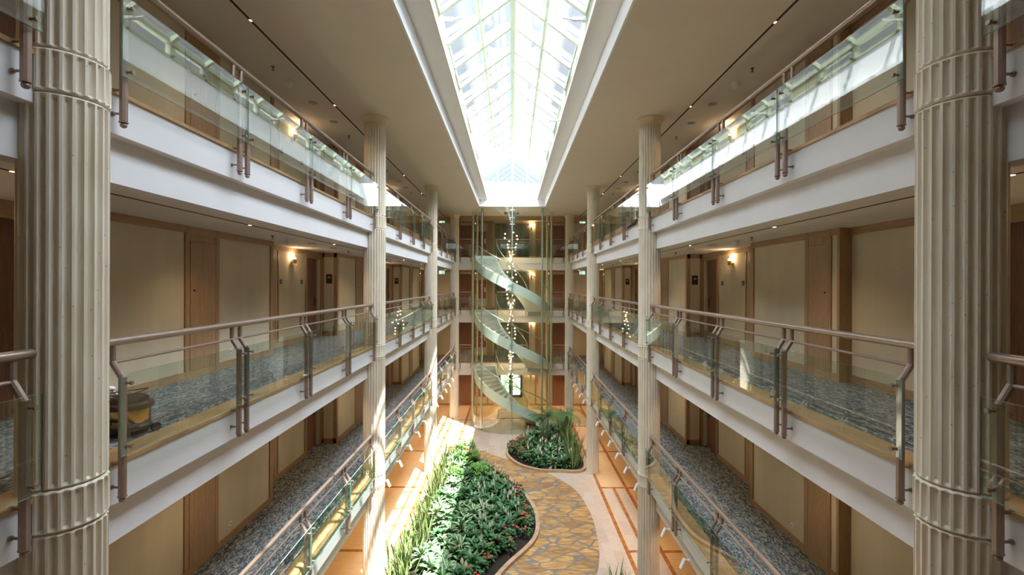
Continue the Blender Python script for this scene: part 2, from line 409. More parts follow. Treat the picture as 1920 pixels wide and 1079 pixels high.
# ---- side walls, alcoves repeat every bay
def plan(s):
    """(y0, y1, x) runs of wall face"""
    al = []
    for k in (-2, -1, 0, 1, 2):
        b = 10.49 + k*BAY
        al.append((b, b + 2.79, 5.75)); al.append((b + 2.79, b + 3.73, 5.90)); al.append((b + 3.73, b + 3.87, 5.75))
    if s > 0: al.append((5.98, 7.69, 5.48))
    al.sort(); out = []; y = Y0
    for (p, q, x) in al:
        p = max(p, Y0); q = min(q, Y1)
        if q <= p: continue
        if p > y + 1e-4: out.append((y, p, 5.3))
        out.append((p, q, x)); y = q
    if y < Y1: out.append((y, Y1, 5.3))
    return out
CEIL = {0: FL[1] - .745, 1: FL[2] - .745, 2: FL[3] - .745, 3: TOP}
for s in (-1, 1):
    a = MB(); P = plan(s)
    for (p, q, x) in P: a.box(s*x, s*(6.3), p, q, 0, TOP)
    o = a.build('wall_' + SIDE[s], M['cream']); struct(o)
    # oak trim on every level
    for lv in (0, 1, 2, 3):
        F, H = FL[lv], CEIL[lv]; t = MB(); th = MB()
        for (p, q, x) in P:
            th.box(s*(x - .022), s*x, p, q, H - .115, H); th.box(s*(x - .022), s*x, p, q, F, F + .13)
            if x == 5.75 and q - p > 1:      # door lintel strip
                t.box(s*(x - .03), s*x, q - .10, q + .002, F, H); t.box(s*(x - .025), s*x, p, p + 1.05, F, H)
                t.box(s*(x - .02), s*x, q - 1.66, q - 1.60, F, H)
                th.box(s*(x - .022), s*(x + .15), q, q + .94, F + 2.30 if H - F > 2.4 else H - .2, H)
            if x == 5.75 and q - p < 1:
                t.box(s*(x - .03), s*x, p, p + .1, F, H)
        for k in (-2, -1, 0, 1, 2):
            b = 10.49 + k*BAY
            # far return of the alcove, facing the camera
            yr = b + 3.87
            if yr < Y1:
                t.box(s*5.28, s*5.385, yr - .022, yr, F, H); t.box(s*5.68, s*5.75, yr - .022, yr, F, H)
                t.box(s*5.3, s*5.75, yr - .022, yr, H - .13, H); t.box(s*5.3, s*5.75, yr - .022, yr, F, F + .14)
                t.box(s*5.275, s*5.3, yr - .02, yr + .10, F, H)
            # stiles on the main face
            for st, wd in ((b - .11, .11), (b - 2.03, .10), (b - 2.82, .1)):
                if s > 0 and k == 0 and st < b - 2.5: continue
                if Y0 < st < Y1 - .2: t.box(s*5.275, s*5.3, st, st + wd, F, H)
            # near return of the alcove (facing away)
            if Y0 < b < Y1: t.box(s*5.28, s*5.75, b, b + .02, F, H)
        if s > 0:
            t.box(5.28, 5.48, 7.65, 7.69, F, H); t.box(5.27, 5.3, 7.64, 7.70, F, H); t.box(5.275, 5.3, 7.86, 7.9, F, H)
        trim(t, M['oak']); trim(th, M['oakh'])
# end walls
a = MB()
a.box(-6.3, -.85, Y1, Y1 + .3, 0, TOP); a.box(.70, 6.3, Y1, Y1 + .3, 0, TOP); a.box(-.85, .70, Y1, Y1 + .3, 2.2, TOP)
a.box(-.85, .70, Y1, Y1 + .3, 0, .55)
struct(a.build('wall_far', M['cream']))
a = MB(); a.box(-6.3, 6.3, Y0 - .3, Y0, 0, TOP); struct(a.build('wall_near', M['cream']))
dn = [0]
def door(x0, x1, y, z0, z1, m, axis='Y', depth=.05, label=None, frame=True, knob=None, xs=None):
    dn[0] += 1
    d = empty('door_%d' % dn[0]); struct(d)
    a = MB()
    if axis == 'Y': a.box(x0, x1, y - depth, y, z0, z1)
    else: a.box(y, y + depth*xs, x0, x1, z0, z1)
    bevel(a.build('leaf', m, d), .004)
    return d
for lv in (0, 1, 2, 3):
    F, H = FL[lv], CEIL[lv]
    t = MB(); th = MB()
    zt = min(H, F + 2.5)
    for s in (-1, 1):
        # doors beside the drum at the far wall
        d = door(*sorted((s*2.62, s*3.46)), Y1 - .02, F, F + 2.25, M['dark_wood'])
        a = MB(); a.tube([(s*2.75, Y1 - .07, F + 1.02), (s*2.75, Y1 - .12, F + 1.02), (s*2.88, Y1 - .12, F + 1.02)], .012); a.build('door_handle', M['black'], d)
        for x, wd in ((s*2.5, .12), (s*3.48, .12), (s*1.55, .1), (s*5.2, .1), (s*3.86, .06)): t.box(x, x + s*wd, Y1 - .05, Y1, F, H)
        if lv: t.box(s*(1.62 if s > 0 else 1.3), s*(2.2 if s > 0 else 1.62), Y1 - .04, Y1, F, H)
        th.box(s*1.2, s*5.3, Y1 - .03, Y1, H - .12, H); th.box(s*1.2, s*2.5, Y1 - .03, Y1, F, F + .12); th.box(s*3.6, s*5.3, Y1 - .03, Y1, F, F + .12)
    if lv:
        # dark glazed lift-lobby screen behind the stair
        g = MB(); g.box(-1.12, 1.12, Y1 - .03, Y1, F, min(H, F + 2.4)); dn[0] += 1
        d = empty('door_%d' % dn[0]); struct(d); g.build('glazing', plain('smoked_glass', (.13, .14, .10), .12, var=.1), d)
        g = MB()
        for x in (-1.15, -.02, 1.1): g.box(x, x + .05, Y1 - .06, Y1, F, min(H, F + 2.4))
        g.box(-1.15, 1.15, Y1 - .06, Y1, min(H, F + 2.4) - .06, min(H, F + 2.4)); g.build('frame', M['dark_wood'], d)
    trim(t, M['oak']); trim(th, M['oakh'])
# service cupboard doors and guest room doors along the galleries
kb = MB(); kb.tube([(0, 0, 0), (0, .02, 0)], .016, 12); knob_me = kb.mesh('lock_knob', M['black'], 40)
hb = MB(); hb.box(-.012, .012, -.035, .035, -.13, .13); hb.tube([(.01, 0, .02), (.06, 0, .02), (.06, -.12, .02)], .011); 
handle_me = {}
for s in (-1, 1):
    h = MB(); h.box(-.006*s, .012*s, -.035, .035, -.14, .14); h.tube([(-.005*s, 0, .02), (-.055*s, 0, .02), (-.055*s, -.13, .02)], .012)
    handle_me[s] = h.mesh('door_handle', M['black'])
for lv in (1, 2, 3):
    F, H = FL[lv], CEIL[lv]
    for s in (-1, 1):
        for k in (-1, 0, 1, 2):
            b = 10.49 + k*BAY
            if b - 2.7 > 0:
                y0, y1 = b - (2.60 if s > 0 and k == 0 else 2.72), b - 2.03
                d = empty('door_%d' % (dn[0] + 1)); dn[0] += 1; struct(d)
                a = MB(); a.box(s*5.282, s*5.3, y0, y1, F + .0, F + .12); a.box(s*5.282, s*5.3, y0, y1, F + 2.27, H); a.build('surround', M['oak'], d)
                a = MB(); a.box(s*5.272, s*5.3, y0 + .012, y1 - .012, F + .125, F + 2.262); bevel(a.build('leaf', M['oak'], d), .003)
                kk = bpy.data.objects.new('lock', knob_me); C.objects.link(kk); kk.parent = d; kk.location = (s*5.275, y0 + .1, F + 1.45); kk.rotation_euler.z = s*R(90)
            if b + 3.7 < Y1:
                y0, y1 = b + 2.82, b + 3.70
                d = empty('door_%d' % (dn[0] + 1)); dn[0] += 1; struct(d)
                a = MB(); a.box(s*5.86, s*5.9, y0, y1, F, F + 2.30); bevel(a.build('leaf', M['dark_wood'], d), .004)
                kk = bpy.data.objects.new('door_handle', handle_me[s]); C.objects.link(kk); kk.parent = d; kk.location = (s*5.86, y1 - .1, F + 1.05)
# ground-floor window to the garden at the far wall
wn = empty('window_2'); struct(wn)
a = MB()
for (x0, x1) in ((-.86, -.72), (-.18, .08), (.57, .72)): a.box(x0, x1, Y1 - .05, Y1 + .1, .55, 2.2)
a.box(-.86, .72, Y1 - .05, Y1 + .1, 2.07, 2.21); a.box(-.86, .72, Y1 - .05, Y1 + .1, .54, .70)
a.build('window_frame', plain('dark_green_frame', (.06, .09, .07), .5, var=.1), wn)
a = MB(); a.box(-.72, .57, Y1 + .02, Y1 + .035, .70, 2.07); a.build('pane', M['pane'], wn)
a = MB(); a.box(-12, 12, Y1 + .3, Y1 + 14, -.05, 0); o = a.build('ground', M['paving']); struct(o)

# skylight -----------------------------------------------------------
ZE, ZA, ZW, XE = EYE + 5.85, EYE + 7.0, EYE + 5.42, 1.57
sky = empty('window_1', (0, 0, 0)); struct(sky)
RS = 1.29; ys = [YE - RS*k for k in range(19)]
ra = MB()
def slopebar(mb, s, y, wd, x0, z0, x1, z1, th):
    d = Vector((x1 - x0, 0, z1 - z0)).normalized(); n = Vector((-d.z, 0, d.x))*th*(-1 if s < 0 else 1)
    n = Vector((0, 0, -th))
    p = [Vector((x0, y - wd/2, z0)), Vector((x1, y - wd/2, z1))]
    vs = []
    for yy in (0, wd):
        for q in p: vs.append(q + Vector((0, yy, 0)))
        for q in p: vs.append(q + Vector((0, yy, 0)) + n)
    mb.add(vs, [(0, 1, 3, 2), (4, 6, 7, 5), (0, 4, 5, 1), (2, 3, 7, 6), (0, 2, 6, 4), (1, 5, 7, 3)])
rme = {}
for s in (-1, 1):
    q = MB(); slopebar(q, s, 0, .10, s*XE, ZE, 0, ZA, .13); rme[s] = q.mesh('rafter', M['frame'])
for y in ys:
    for s in (-1, 1):
        o = bpy.data.objects.new('rafter', rme[s]); C.objects.link(o); o.parent = sky; o.location = (0, y - .04, 0)
q = MB(); q.box(-.06, .06, YS, YE, ZA - .16, ZA - .01); q.build('ridge_beam', M['frame'], sky)
for s in (-1, 1):
    q = MB(); mx_, mz = s*XE/2, (ZE + ZA)/2; q.box(mx_ - .035, mx_ + .035, YS, YE, mz - .13, mz - .02); q.build('purlin', M['frame'], sky)
    q = MB(); q.box(s*(XE - .03), s*(XE + .09), YS, YE, ZE - .10, ZE + .02); q.box(s*(XE - .02), s*(XE + .09), YS, YE, ZW, ZW + .05); q.build('eave_beam', M['frame'], sky)
    q = MB(); slopebar(q, s, (YE + YS)/2, YE - YS, s*(XE + .05), ZE + .03, 0, ZA + .03, .008); q.build('roof_glazing', M['pane'], sky)
    q = MB()
    for k, y in enumerate(ys):
        q.box(s*(XE - .02), s*(XE + .09), y - .05, y + .05, ZW, ZE)
    q.build('window_mullion', M['frame'], sky)
    q = MB(); q.box(s*(XE + .03), s*(XE + .04), YS, YE, ZW + .05, ZE - .1); q.build('side_glazing', M['pane'], sky)
    q = MB()
    for k, y in enumerate(ys[:-1]):
        if (k + (0 if s > 0 else 0)) % 3 == 0: q.box(s*(XE + .0), s*(XE + .05), y - RS + .05, y - .05, ZW + .05, ZE - .1)
    q.build('louvre_panel', plain('louvre_grey_green', (.22, .22, .14), .7, var=.1, scale=3), sky)
    q = MB()
    for k, y in enumerate(ys[:-1]):
        if k % 3 == 1:
            y0, y1 = y - RS + .05, y - .05
            for (p0, p1, z0, z1) in ((y0, y0 + .09, ZW + .05, ZE - .1), (y1 - .09, y1, ZW + .05, ZE - .1), (y0, y1, ZW + .05, ZW + .10), (y0, y1, ZE - .15, ZE - .1)):
                q.box(s*(XE - .01), s*(XE + .06), p0, p1, z0, z1)
    q.build('opening_sash', M['frame'], sky)
q = MB()
for x, zt in ((-.785, (ZE + ZA)/2), (0, ZA), (.785, (ZE + ZA)/2)): q.box(x - .03, x + .03, YE - .01, YE + .07, ZW, zt - .05)
q.box(-1.6, 1.6, YE - .01, YE + .07, ZW - .05, ZW + .02)
q.build('gable_mullion', M['white'], sky)
q = MB(); q.add([(-XE, YE + .03, ZW), (XE, YE + .03, ZW), (XE, YE + .03, ZE), (0, YE + .03, ZA), (-XE, YE + .03, ZE),
                 (-XE, YE + .04, ZW), (XE, YE + .04, ZW), (XE, YE + .04, ZE), (0, YE + .04, ZA), (-XE, YE + .04, ZE)],
                [(0, 1, 2, 3, 4), (9, 8, 7, 6, 5), (0, 5, 6, 1), (1, 6, 7, 2), (2, 7, 8, 3), (3, 8, 9, 4), (4, 9, 5, 0)]); q.build('gable_glazing', M['pane'], sky)
q = MB(); q.box(-XE, XE, YS - .05, YS, ZW, ZA); q.build('end_panel', M['frame'], sky)
# window openers
opn = []
for s, y, nm in ((-1, 15.3, 'nearest'), (-1, 19.4, 'second'), (-1, 23.6, 'farthest'), (1, 16.0, 'nearest'), (1, 19.6, 'farthest'), (-1, 9.9, 'reflected'), (1, 9.9, 'reflected')):
    e = empty('window_opener', (s*(XE - .03), y, ZW + .12)); q = MB()
    q.box(-s*.02, -s*.09, -.05, .05, -.045, .045); q.box(-s*.02, -s*.30, -.035, .035, -.03, .03); bevel(q.build('motor_housing', plain('grey_housing', (.33, .34, .30), .5), e), .008)
    q = MB(); q.tube([(-s*.28, 0, 0), (-s*.5, .0, .03)], .018); q.build('chain_arm', M['chrome'], e)
    if nm == 'reflected': tag(e, 'grey window opener on the %s skylight edge, nearest to the viewer' % SIDE[s], 'window opener')
    else: tag(e, 'grey window opener at the %s edge of the skylight, the %s seen%s' % (SIDE[s], nm, ' of three' if s < 0 else ' of two'), 'window opener')
# tiled roof seen through the gable
q = MB()
for k in range(14):
    x = -2.0 + k*.2; q.tube([(x, YE + 2.2, ZW + .02), (x, YE + 4.5, ZW + 1.0)], .11, 8)
tag(q.build('tiled_roof', M['terracotta']), 'terracotta tiled roof edge seen through the gable of the skylight', 'roof')

# ============================================================ GROUND
a = MB(); a.box(-3.5, 3.5, Y0, Y1, -.1, 0); struct(a.build('floor', M['trav']))
for s in (-1, 1):
    a = MB(); a.box(s*3.5, s*6.3, Y0, 18.85, -.1, 0); a.box(s*3.5, s*6.3, 18.85, Y1, -.1, 0); struct(a.build('floor', M['gold']))
a = MB(); a.box(-3.5, 3.5, 28.2, Y1, 0, .003)
struct(a.build('floor', M['gold']))
a = MB(); a.box(3.62, 4.0, 8, 18.85, 0, .003); a.box(4.12, 4.5, 8, 18.85, 0, .003); struct(a.build('floor', M['trav']))
a = MB()
for s in (-1, 1):
    a.box(s*3.46, s*3.58, Y0, Y1, 0, .006)
    if s > 0: a.box(4.0, 4.12, Y0, 18.85, 0, .006); a.box(s*4.5, s*4.62, Y0, Y1, 0, .006)
    for y in (2.0, 6.1, 10.2, 14.3, 18.8, 22.9, 27.0): a.box(s*3.58, s*5.75, y, y + .12, 0, .0065)
for y in (22.9, 25.2, 27.0): a.box(-3.46, -1.2 if y < 25 else -2.3, y, y + .1, 0, .0062)
a.box(-2.75, -2.63, 23.3, Y1, 0, .006)
a.box(-3.46, 3.46, 28.2, 28.32, 0, .0065)
trim(a, M['band'])
# flagstone path
def smooth_poly(pts, n=6, closed=True):
    out = []; N = len(pts)
    for i in range(N if closed else N - 1):
        p0, p1, p2, p3 = (Vector(pts[(i + k - 1) % N]) if closed else Vector(pts[min(max(i + k - 1, 0), N-1)]) for k in range(4))
        for j in range(n):
            t = j/n; out.append(tuple(.5*((2*p1) + (p2 - p0)*t + (2*p0 - 5*p1 + 4*p2 - p3)*t*t + (3*p1 - p0 - 3*p2 + p3)*t**3)))
    return out
outer = smooth_poly([(-3.3, 23.9), (-1.4, 22.9), (0, 21.7), (1.38, 20.5), (2.43, 18.85), (2.78, 17.06), (2.75, 15.1), (2.45, 13.4), (1.6, 11.6), (.6, 9.6), (.2, 7.0), (.3, 4.5)], 6, False)
inner = [(-3.3, 22.9), (-2.6, 22.9), (-1.8, 22.3), (-1.2, 21.4), (0, 19.2), (.7, 17.2), (.75, 15.2), (.2, 14.0), (-.6, 12.8), (-1.2, 11), (-1.6, 8), (-1.7, 4.5)]
a = MB(); P = outer + inner[::-1]; a.prism(P, 0, .010); struct(a.build('floor', M['flag']))

# planting beds
def bed(name_label, pts, group='planting beds'):
    pts = smooth_poly(pts, 6); n = len(pts)
    c = Vector((sum(p[0] for p in pts)/n, sum(p[1] for p in pts)/n))
    e = empty('planting_bed', (0, 0, 0)); tag(e, name_label, 'planting bed', group)
    k = MB(); vs = []; fs = []
    area = sum(pts[i][0]*pts[(i+1) % n][1] - pts[(i+1) % n][0]*pts[i][1] for i in range(n))
    for i in range(n):
        p = Vector(pts[i]); t = (Vector(pts[(i+1) % n]) - Vector(pts[i-1])).normalized(); nn = Vector((t.y, -t.x))*(1 if area > 0 else -1)
        for off, z in ((0, 0), (0, .11), (.13, .11), (.13, 0)):
            q = p + nn*off; vs.append((q.x, q.y, z))
    for i in range(n):
        j = (i+1) % n
        for m_ in range(3): fs.append((i*4 + m_, j*4 + m_, j*4 + m_ + 1, i*4 + m_ + 1))
    k.add(vs, fs); k.build('kerb', M['kerb'], e)
    k = MB(); k.prism(pts, .0, .07); k.build('soil', M['soil'], e)
    return pts
def inside(p, poly):
    x, y = p; r = False; n = len(poly)
    for i in range(n):
        x1, y1 = poly[i]; x2, y2 = poly[(i+1) % n]
        if (y1 > y) != (y2 > y) and x < (x2 - x1)*(y - y1)/(y2 - y1) + x1: r = not r
    return r
def edge_d(p, poly):
    best = 9; P_ = Vector(p)
    for i in range(len(poly)):
        a_, b_ = Vector(poly[i]), Vector(poly[(i+1) % len(poly)]); ab = b_ - a_
        t = max(0, min(1, (P_ - a_).dot(ab)/max(1e-9, ab.length_squared))); best = min(best, (a_ + ab*t - P_).length)
    return best
bedA = bed('large curved planting bed in the left foreground of the atrium floor', [(-3.3, 8.8), (-1.7, 9.2), (-1.2, 11.2), (-.3, 13.3), (.65, 14.9), (.82, 16.3), (.6, 17.6), (-.05, 19.3), (-1.35, 21.4), (-2.3, 22.5), (-3.1, 22.2), (-3.25, 18)])
bedB = bed('small rounded planting bed beside the right columns with a palm', [(3.15, 20.75), (2.0, 20.5), (1.15, 20.6), (.3, 21.3), (-.15, 22.6), (.1, 24.0), (1.0, 25.0), (2.2, 26.2), (3.15, 27.2), (3.2, 24)])
bedC = bed('planting bed at the bottom right corner, in front of the second right column', [(3.15, 6.5), (1.9, 6.8), (1.35, 8.5), (1.55, 10.4), (2.1, 11.9), (3.15, 12.35)])

# ---- plants
def rnd(a, b): return random.uniform(a, b)
def lily_proto(v, flowers):
    e = empty('peace_lily', (0, 0, 0)); f = MB()
    for k in range(30):
        a = k*2.4 + rnd(-.3, .3); t = k/30; tilt = .25 + 1.05*t + rnd(-.1, .1)
        d = (math.cos(a)*math.sin(tilt), math.sin(a)*math.sin(tilt), math.cos(tilt))
        h = .06 + .24*(1 - t)
        b = (math.cos(a)*.05*t, math.sin(a)*.05*t, h); up = (math.cos(a + .1)*-.3, math.sin(a)*-.3, 1)
        f.blade(b, d, up, rnd(.22, .32), rnd(.075, .11), curl=rnd(.7, 1.3), seg=4)
        f.tube([(0, 0, 0), b], .004, 3, cap=False) if False else None
    f.build('foliage', M[v], e)
    if flowers:
        for k in range(flowers):
            w_ = MB(); a = rnd(0, 6.28); r = rnd(.03, .17); z = rnd(.45, .6); x, y = r*math.cos(a), r*math.sin(a)
            w_.tube([(x*.4, y*.4, .1), (x, y, z)], .004, 4)
            w_.blade((x, y, z - .01), (.2*math.cos(a), .2*math.sin(a), 1), (math.cos(a), math.sin(a), .2), .15, .075, curl=.3, seg=4, fold=.3)
            w_.sphere((x, y, z + .045), .012, sc=(1, 1, 2.4), n=6, m=4); w_.build('flower', M['spathe'], e)
    return e
def spear_proto(h=.98, n=9, m='spear'):
    e = empty('spear_leaf_plant', (0, 0, 0)); f = MB()
    for k in range(n):
        a = rnd(0, 6.28); tilt = rnd(.04, .38); d = (math.cos(a)*math.sin(tilt), math.sin(a)*math.sin(tilt), math.cos(tilt))
        f.blade((math.cos(a)*.05, math.sin(a)*.05, 0), d, (-math.cos(a), -math.sin(a), .6), rnd(.6, 1)*h, rnd(.04, .06), curl=rnd(.05, .5), seg=6, taper=.75, fold=.25)
    f.build('foliage', M[m], e); return e
def flower_proto():
    e = empty('red_flowering_plant', (0, 0, 0)); f = MB()
    for k in range(46):
        a = rnd(0, 6.28); t = rnd(0, 1); r = .18*t**.5; z = .34 - .25*t*rnd(.5, 1.1)
        tilt = rnd(.5, 1.4); d = (math.cos(a)*math.sin(tilt), math.sin(a)*math.sin(tilt), math.cos(tilt))
        f.blade((r*math.cos(a), r*math.sin(a), z), d, (0, 0, 1), rnd(.08, .12), rnd(.06, .085), curl=.8, seg=3)
    f.build('foliage', M['beg'], e)
    for k in range(random.choice((1, 2, 3))):
        w_ = MB(); a = rnd(0, 6.28); r = rnd(.02, .16); c = (r*math.cos(a), r*math.sin(a), rnd(.36, .42))
        for j in range(6):
            b = j*1.05; w_.blade(c, (math.cos(b), math.sin(b), .5), (0, 0, 1), .055, .05, curl=.6, seg=2)
        w_.sphere(c, .016, n=6, m=4); w_.build('flower', M['redf'], e)
    return e
def shrub_proto(h=1.25, r=.55, n=240):
    e = empty('leafy_shrub', (0, 0, 0)); f = MB(); st = MB()
    for k in range(14):
        a = rnd(0, 6.28); q = rnd(.3, .9)*r; st.tube([(0, 0, 0), (q*.4*math.cos(a), q*.4*math.sin(a), h*.5), (q*math.cos(a), q*math.sin(a), h*rnd(.75, 1))], [.014, .01, .004], 5)
    for k in range(n):
        a = rnd(0, 6.28); t = rnd(.15, 1); z = h*t; rr = r*math.sin(math.pi*(.15 + .75*t))**.8*rnd(.5, 1)
        c = Vector((rr*math.cos(a), rr*math.sin(a), z)); a0 = rnd(0, 6.28)
        for j in range(5):
            b = a0 + j*1.256; f.blade(c, (math.cos(b), math.sin(b), .1), (0, 0, 1), rnd(.09, .14), .045, curl=.9, seg=2)
    st.build('stem', M['bark'], e); f.build('foliage', M['shrub'], e); return e
def frond(f, base, a, tilt, L, curl, m=0, n=22, lw=.017, ll=.30):
    d = Vector((math.cos(a)*math.sin(tilt), math.sin(a)*math.sin(tilt), math.cos(tilt))); ax = d.cross(Vector((0, 0, 1))).normalized()
    p = Vector(base); pts = [p.copy()]; ds = [d.copy()]
    for i in range(n):
        d = (Matrix.Rotation(-curl/n, 3, ax) @ d).normalized(); p = p + d*L/n; pts.append(p.copy()); ds.append(d.copy())
    f.tube(pts, [.012*(1 - i/len(pts)) + .002 for i in range(len(pts))], 4, m)
    for i in range(5, n + 1):
        t = i/n; l = ll*math.sin(math.pi*(.12 + .82*(t - .15)))**.7 if t < .98 else ll*.4
        for sg in (-1, 1):
            dd = (ds[i]*.75 + ax*sg*.8 + Vector((0, 0, .05))).normalized()
            f.blade(pts[i], dd, ds[i].cross(ax)*-1 if True else (0, 0, 1), l, lw, curl=.7, seg=3, mi=m, fold=.1)
def palm(loc, h, fr, label, name, L=1.0, bunch=3, tl=(.35, 1.0), cu=(1.2, 2.0), ll=.3):
    e = empty(name, loc); t = MB(); f = MB()
    for q in range(bunch):
        a = q*2.1; x, y = .12*math.cos(a), .12*math.sin(a)
        t.tube([(x, y, 0), (x*1.1, y*1.1, h*.5*(1 - q*.15)), (x*1.4, y*1.4, h*(1 - q*.15))], [.055, .045, .03], 8)
        for k in range(fr):
            frond(f, (x*1.4, y*1.4, h*(1 - q*.15)), k*6.283/fr + q, rnd(*tl), L*rnd(.8, 1.1), rnd(*cu), ll=ll)
    t.build('trunk', M['bark'], e, True); f.build('fronds', M['palm'], e); return tag(e, label, 'palm')
liliesF = [lily_proto('lily', 1), lily_proto('lily', 2), lily_proto('lily', 0)]; liliesN = [lily_proto('lily', 0)]
var = [lily_proto('varie', 0), lily_proto('varie', 0)]
for v in var: v.name = 'striped_leaf_plant'
spears = [spear_proto(), spear_proto(1.1, 8), spear_proto(.8, 11)]; reds = [flower_proto() for _ in range(4)]
BN = {'A': 'large left bed', 'B': 'small bed by the right columns', 'C': 'bed at the bottom right corner'}
def scatter(bname, poly, step, region, protos, label, cat, group, sc=(.85, 1.2), z=.06, mind=.12):
    x0, x1 = min(p[0] for p in poly), max(p[0] for p in poly); y0, y1 = min(p[1] for p in poly), max(p[1] for p in poly)
    y = y0; r = 0
    while y < y1:
        x = x0 + (step/2 if r % 2 else 0)
        while x < x1:
            px, py = x + rnd(-.25, .25)*step, y + rnd(-.25, .25)*step
            if inside((px, py), poly) and edge_d((px, py), poly) > mind and region(px, py):
                o = place(random.choice(protos), (px, py, z), rnd(0, 6.28), rnd(*sc)); tag(o, label, cat, group)
            x += step
        y += step*.87; r += 1
rightA = lambda x, y: edge_d((x, y), [p for p in bedA if p[0] > -1.9 or True])
def dr(x, y):   # distance to the path-side edge of bed A
    return min((Vector((x, y)) - Vector(p)).length for p in bedA if p[0] > -2.4 or p[1] > 22)
scatter('A', bedA, .36, lambda x, y: x < -2.55 and y < 21.6, spears, 'upright spear leaved plant with yellow edged blades in the large left bed', 'plant', 'spear leaved plants of the large left bed', mind=.1)
scatter('A', bedA, .36, lambda x, y: x > -2.55 and dr(x, y) < .62 and y > 12.3, reds, 'low red flowering plant along the path edge of the large left bed', 'flowering plant', 'red flowers edging the large left bed', mind=.2)
scatter('A', bedA, .40, lambda x, y: x > -2.55 and dr(x, y) >= .55 and (x > -1.45 and dr(x, y) < 1.8), liliesF, 'peace lily with white flowers in the large left bed behind the red flowers', 'peace lily', 'flowering peace lilies of the large left bed', sc=(1.0, 1.3))
scatter('A', bedA, .44, lambda x, y: x > -2.55 and dr(x, y) >= .55 and not (x > -1.45 and dr(x, y) < 1.8), var + var + liliesN, 'broad leaved green plant in the middle of the large left bed', 'plant', 'broad leaved plants of the large left bed', sc=(1.05, 1.4))
scatter('B', bedB, .34, lambda x, y: x > 2.55, spears, 'upright spear leaved plant beside the third right column', 'plant', 'spear leaved plants by the third right column', sc=(1.1, 1.45), mind=.1)
scatter('B', bedB, .34, lambda x, y: x < .75 and x <= 2.5, reds, 'low red flowering plant at the left tip of the small palm bed', 'flowering plant', 'red flowers of the small bed', mind=.12)
scatter('B', bedB, .42, lambda x, y: .75 <= x < 1.4, liliesF, 'peace lily with white flowers in the small bed by the right columns', 'peace lily', 'flowering peace lilies of the small bed')
scatter('B', bedB, .42, lambda x, y: 1.4 <= x <= 2.55, var + liliesF, 'broad leaved green plant in the small bed under the palm', 'plant', 'broad leaved plants of the small bed')
scatter('C', bedC, .42, lambda x, y: x > 2.2, spears, 'upright spear leaved plant at the bottom right corner bed', 'plant', 'spear leaved plants of the bottom right bed', sc=(1.0, 1.25), mind=.1)
scatter('C', bedC, .5, lambda x, y: x <= 2.2, liliesF, 'peace lily in the bottom right corner bed', 'peace lily', 'peace lilies of the bottom right bed')
sh = shrub_proto()
tag(place(sh, (-1.9, 20.6, .06), 0, 1.0), 'tall bushy shrub at the far tip of the large left bed', 'shrub')
sh2 = shrub_proto(.8, .6, 170)
tag(place(sh2, (-1.25, 19.2, .06), .5, 1.0), 'low spreading shrub just in front of the tall shrub of the left bed', 'shrub')
tag(place(copy_tree(sh), (-2.2, 18.9, .06), 2.0, .62), 'medium shrub between the spear leaves and the tall shrub', 'shrub')
palm((1.62, 23.2, .05), 1.50, 12, 'upright palm with a bushy fan of fronds in the small right bed', 'fan_palm', .95, 2, (.2, .95), (.9, 1.8), .30)
palm((2.75, 24.6, .05), 1.25, 9, 'arching palm with drooping fronds close to the third right column', 'arching_palm', 1.25, 2, (.3, .9), (1.6, 2.4), .24)

# ============================================================ COLUMNS
def column_parts():
    n, per = 24, 8; r0 = .272
    def ring(r, depth, z):
        out = []
        for k in range(n):
            for j in range(per):
                t = j/per; a = 2*math.pi*(k + t)/n
                fl = 0 if t < .3 else math.sin(math.pi*(t - .25)/.75)
                out.append(((r - depth*fl**.7)*math.cos(a), (r - depth*fl**.7)*math.sin(a), z))
        return out
    def stack(rows):
        mb = MB(); N = n*per; vs = []; fs = []
        for (r, d, z) in rows: vs += ring(r, d, z)
        for i in range(len(rows)-1):
            for k in range(N):
                a = i*N + k; b = i*N + (k+1) % N; fs.append((a, b, b + N, a + N))
        fs.append(tuple(range(N))[::-1]); fs.append(tuple(range((len(rows)-1)*N, len(rows)*N)))
        mb.add(vs, fs); return mb
    def seg(z0, z1, r, dep=.034):
        return [(r - .026, .0, z0), (r - .010, .0, z0 + .010), (r, .010, z0 + .020), (r, dep, z0 + .040), (r, dep, (z0 + z1)/2), (r, dep, z1 - .040), (r, .010, z1 - .020), (r - .010, 0, z1 - .010), (r - .026, 0, z1)]
    parts = []; z = 0.0
    for lv in (1, 2, 3):
        F = FL[lv]
        parts.append(('shaft', stack(seg(z, F - .28, r0)).mesh('shaft', M['column'], 35)))
        parts.append(('collar', stack(seg(F - .28, F + .04, r0 + .007)).mesh('collar', M['column'], 35)))
        z = F + .04
    parts.append(('shaft', stack(seg(z, TOP - .19, r0 - .004)).mesh('shaft', M['column'], 35)))
    c = MB(); c.lathe([(.262, -.20), (.275, -.195), (.278, -.175), (.27, -.17), (.285, -.12), (.315, -.07), (.35, -.035), (.352, 0)], 40)
    parts.append(('capital', c.mesh('capital', plain('capital_stucco', (.74, .64, .46), .6, var=.04), 35)))
    return parts
cp = column_parts()
ORD = ['out of frame', 'nearest', 'second', 'third', 'farthest']
for s in (-1, 1):
    for i, y in enumerate(COLS):
        if i == 0 and False: continue
        e = empty('fluted_column', (s*CX, y, 0), R(7*i) if i else 0)
        for nm, me in cp:
            o = bpy.data.objects.new(nm, me); C.objects.link(o); o.parent = e
            if nm == 'capital': o.location.z = TOP
        tag(e, '%s cream fluted column on the %s, rising through all floors' % (ORD[i] if i else 'rearmost', SIDE[s]), 'column', 'fluted columns of the atrium', 'thing')

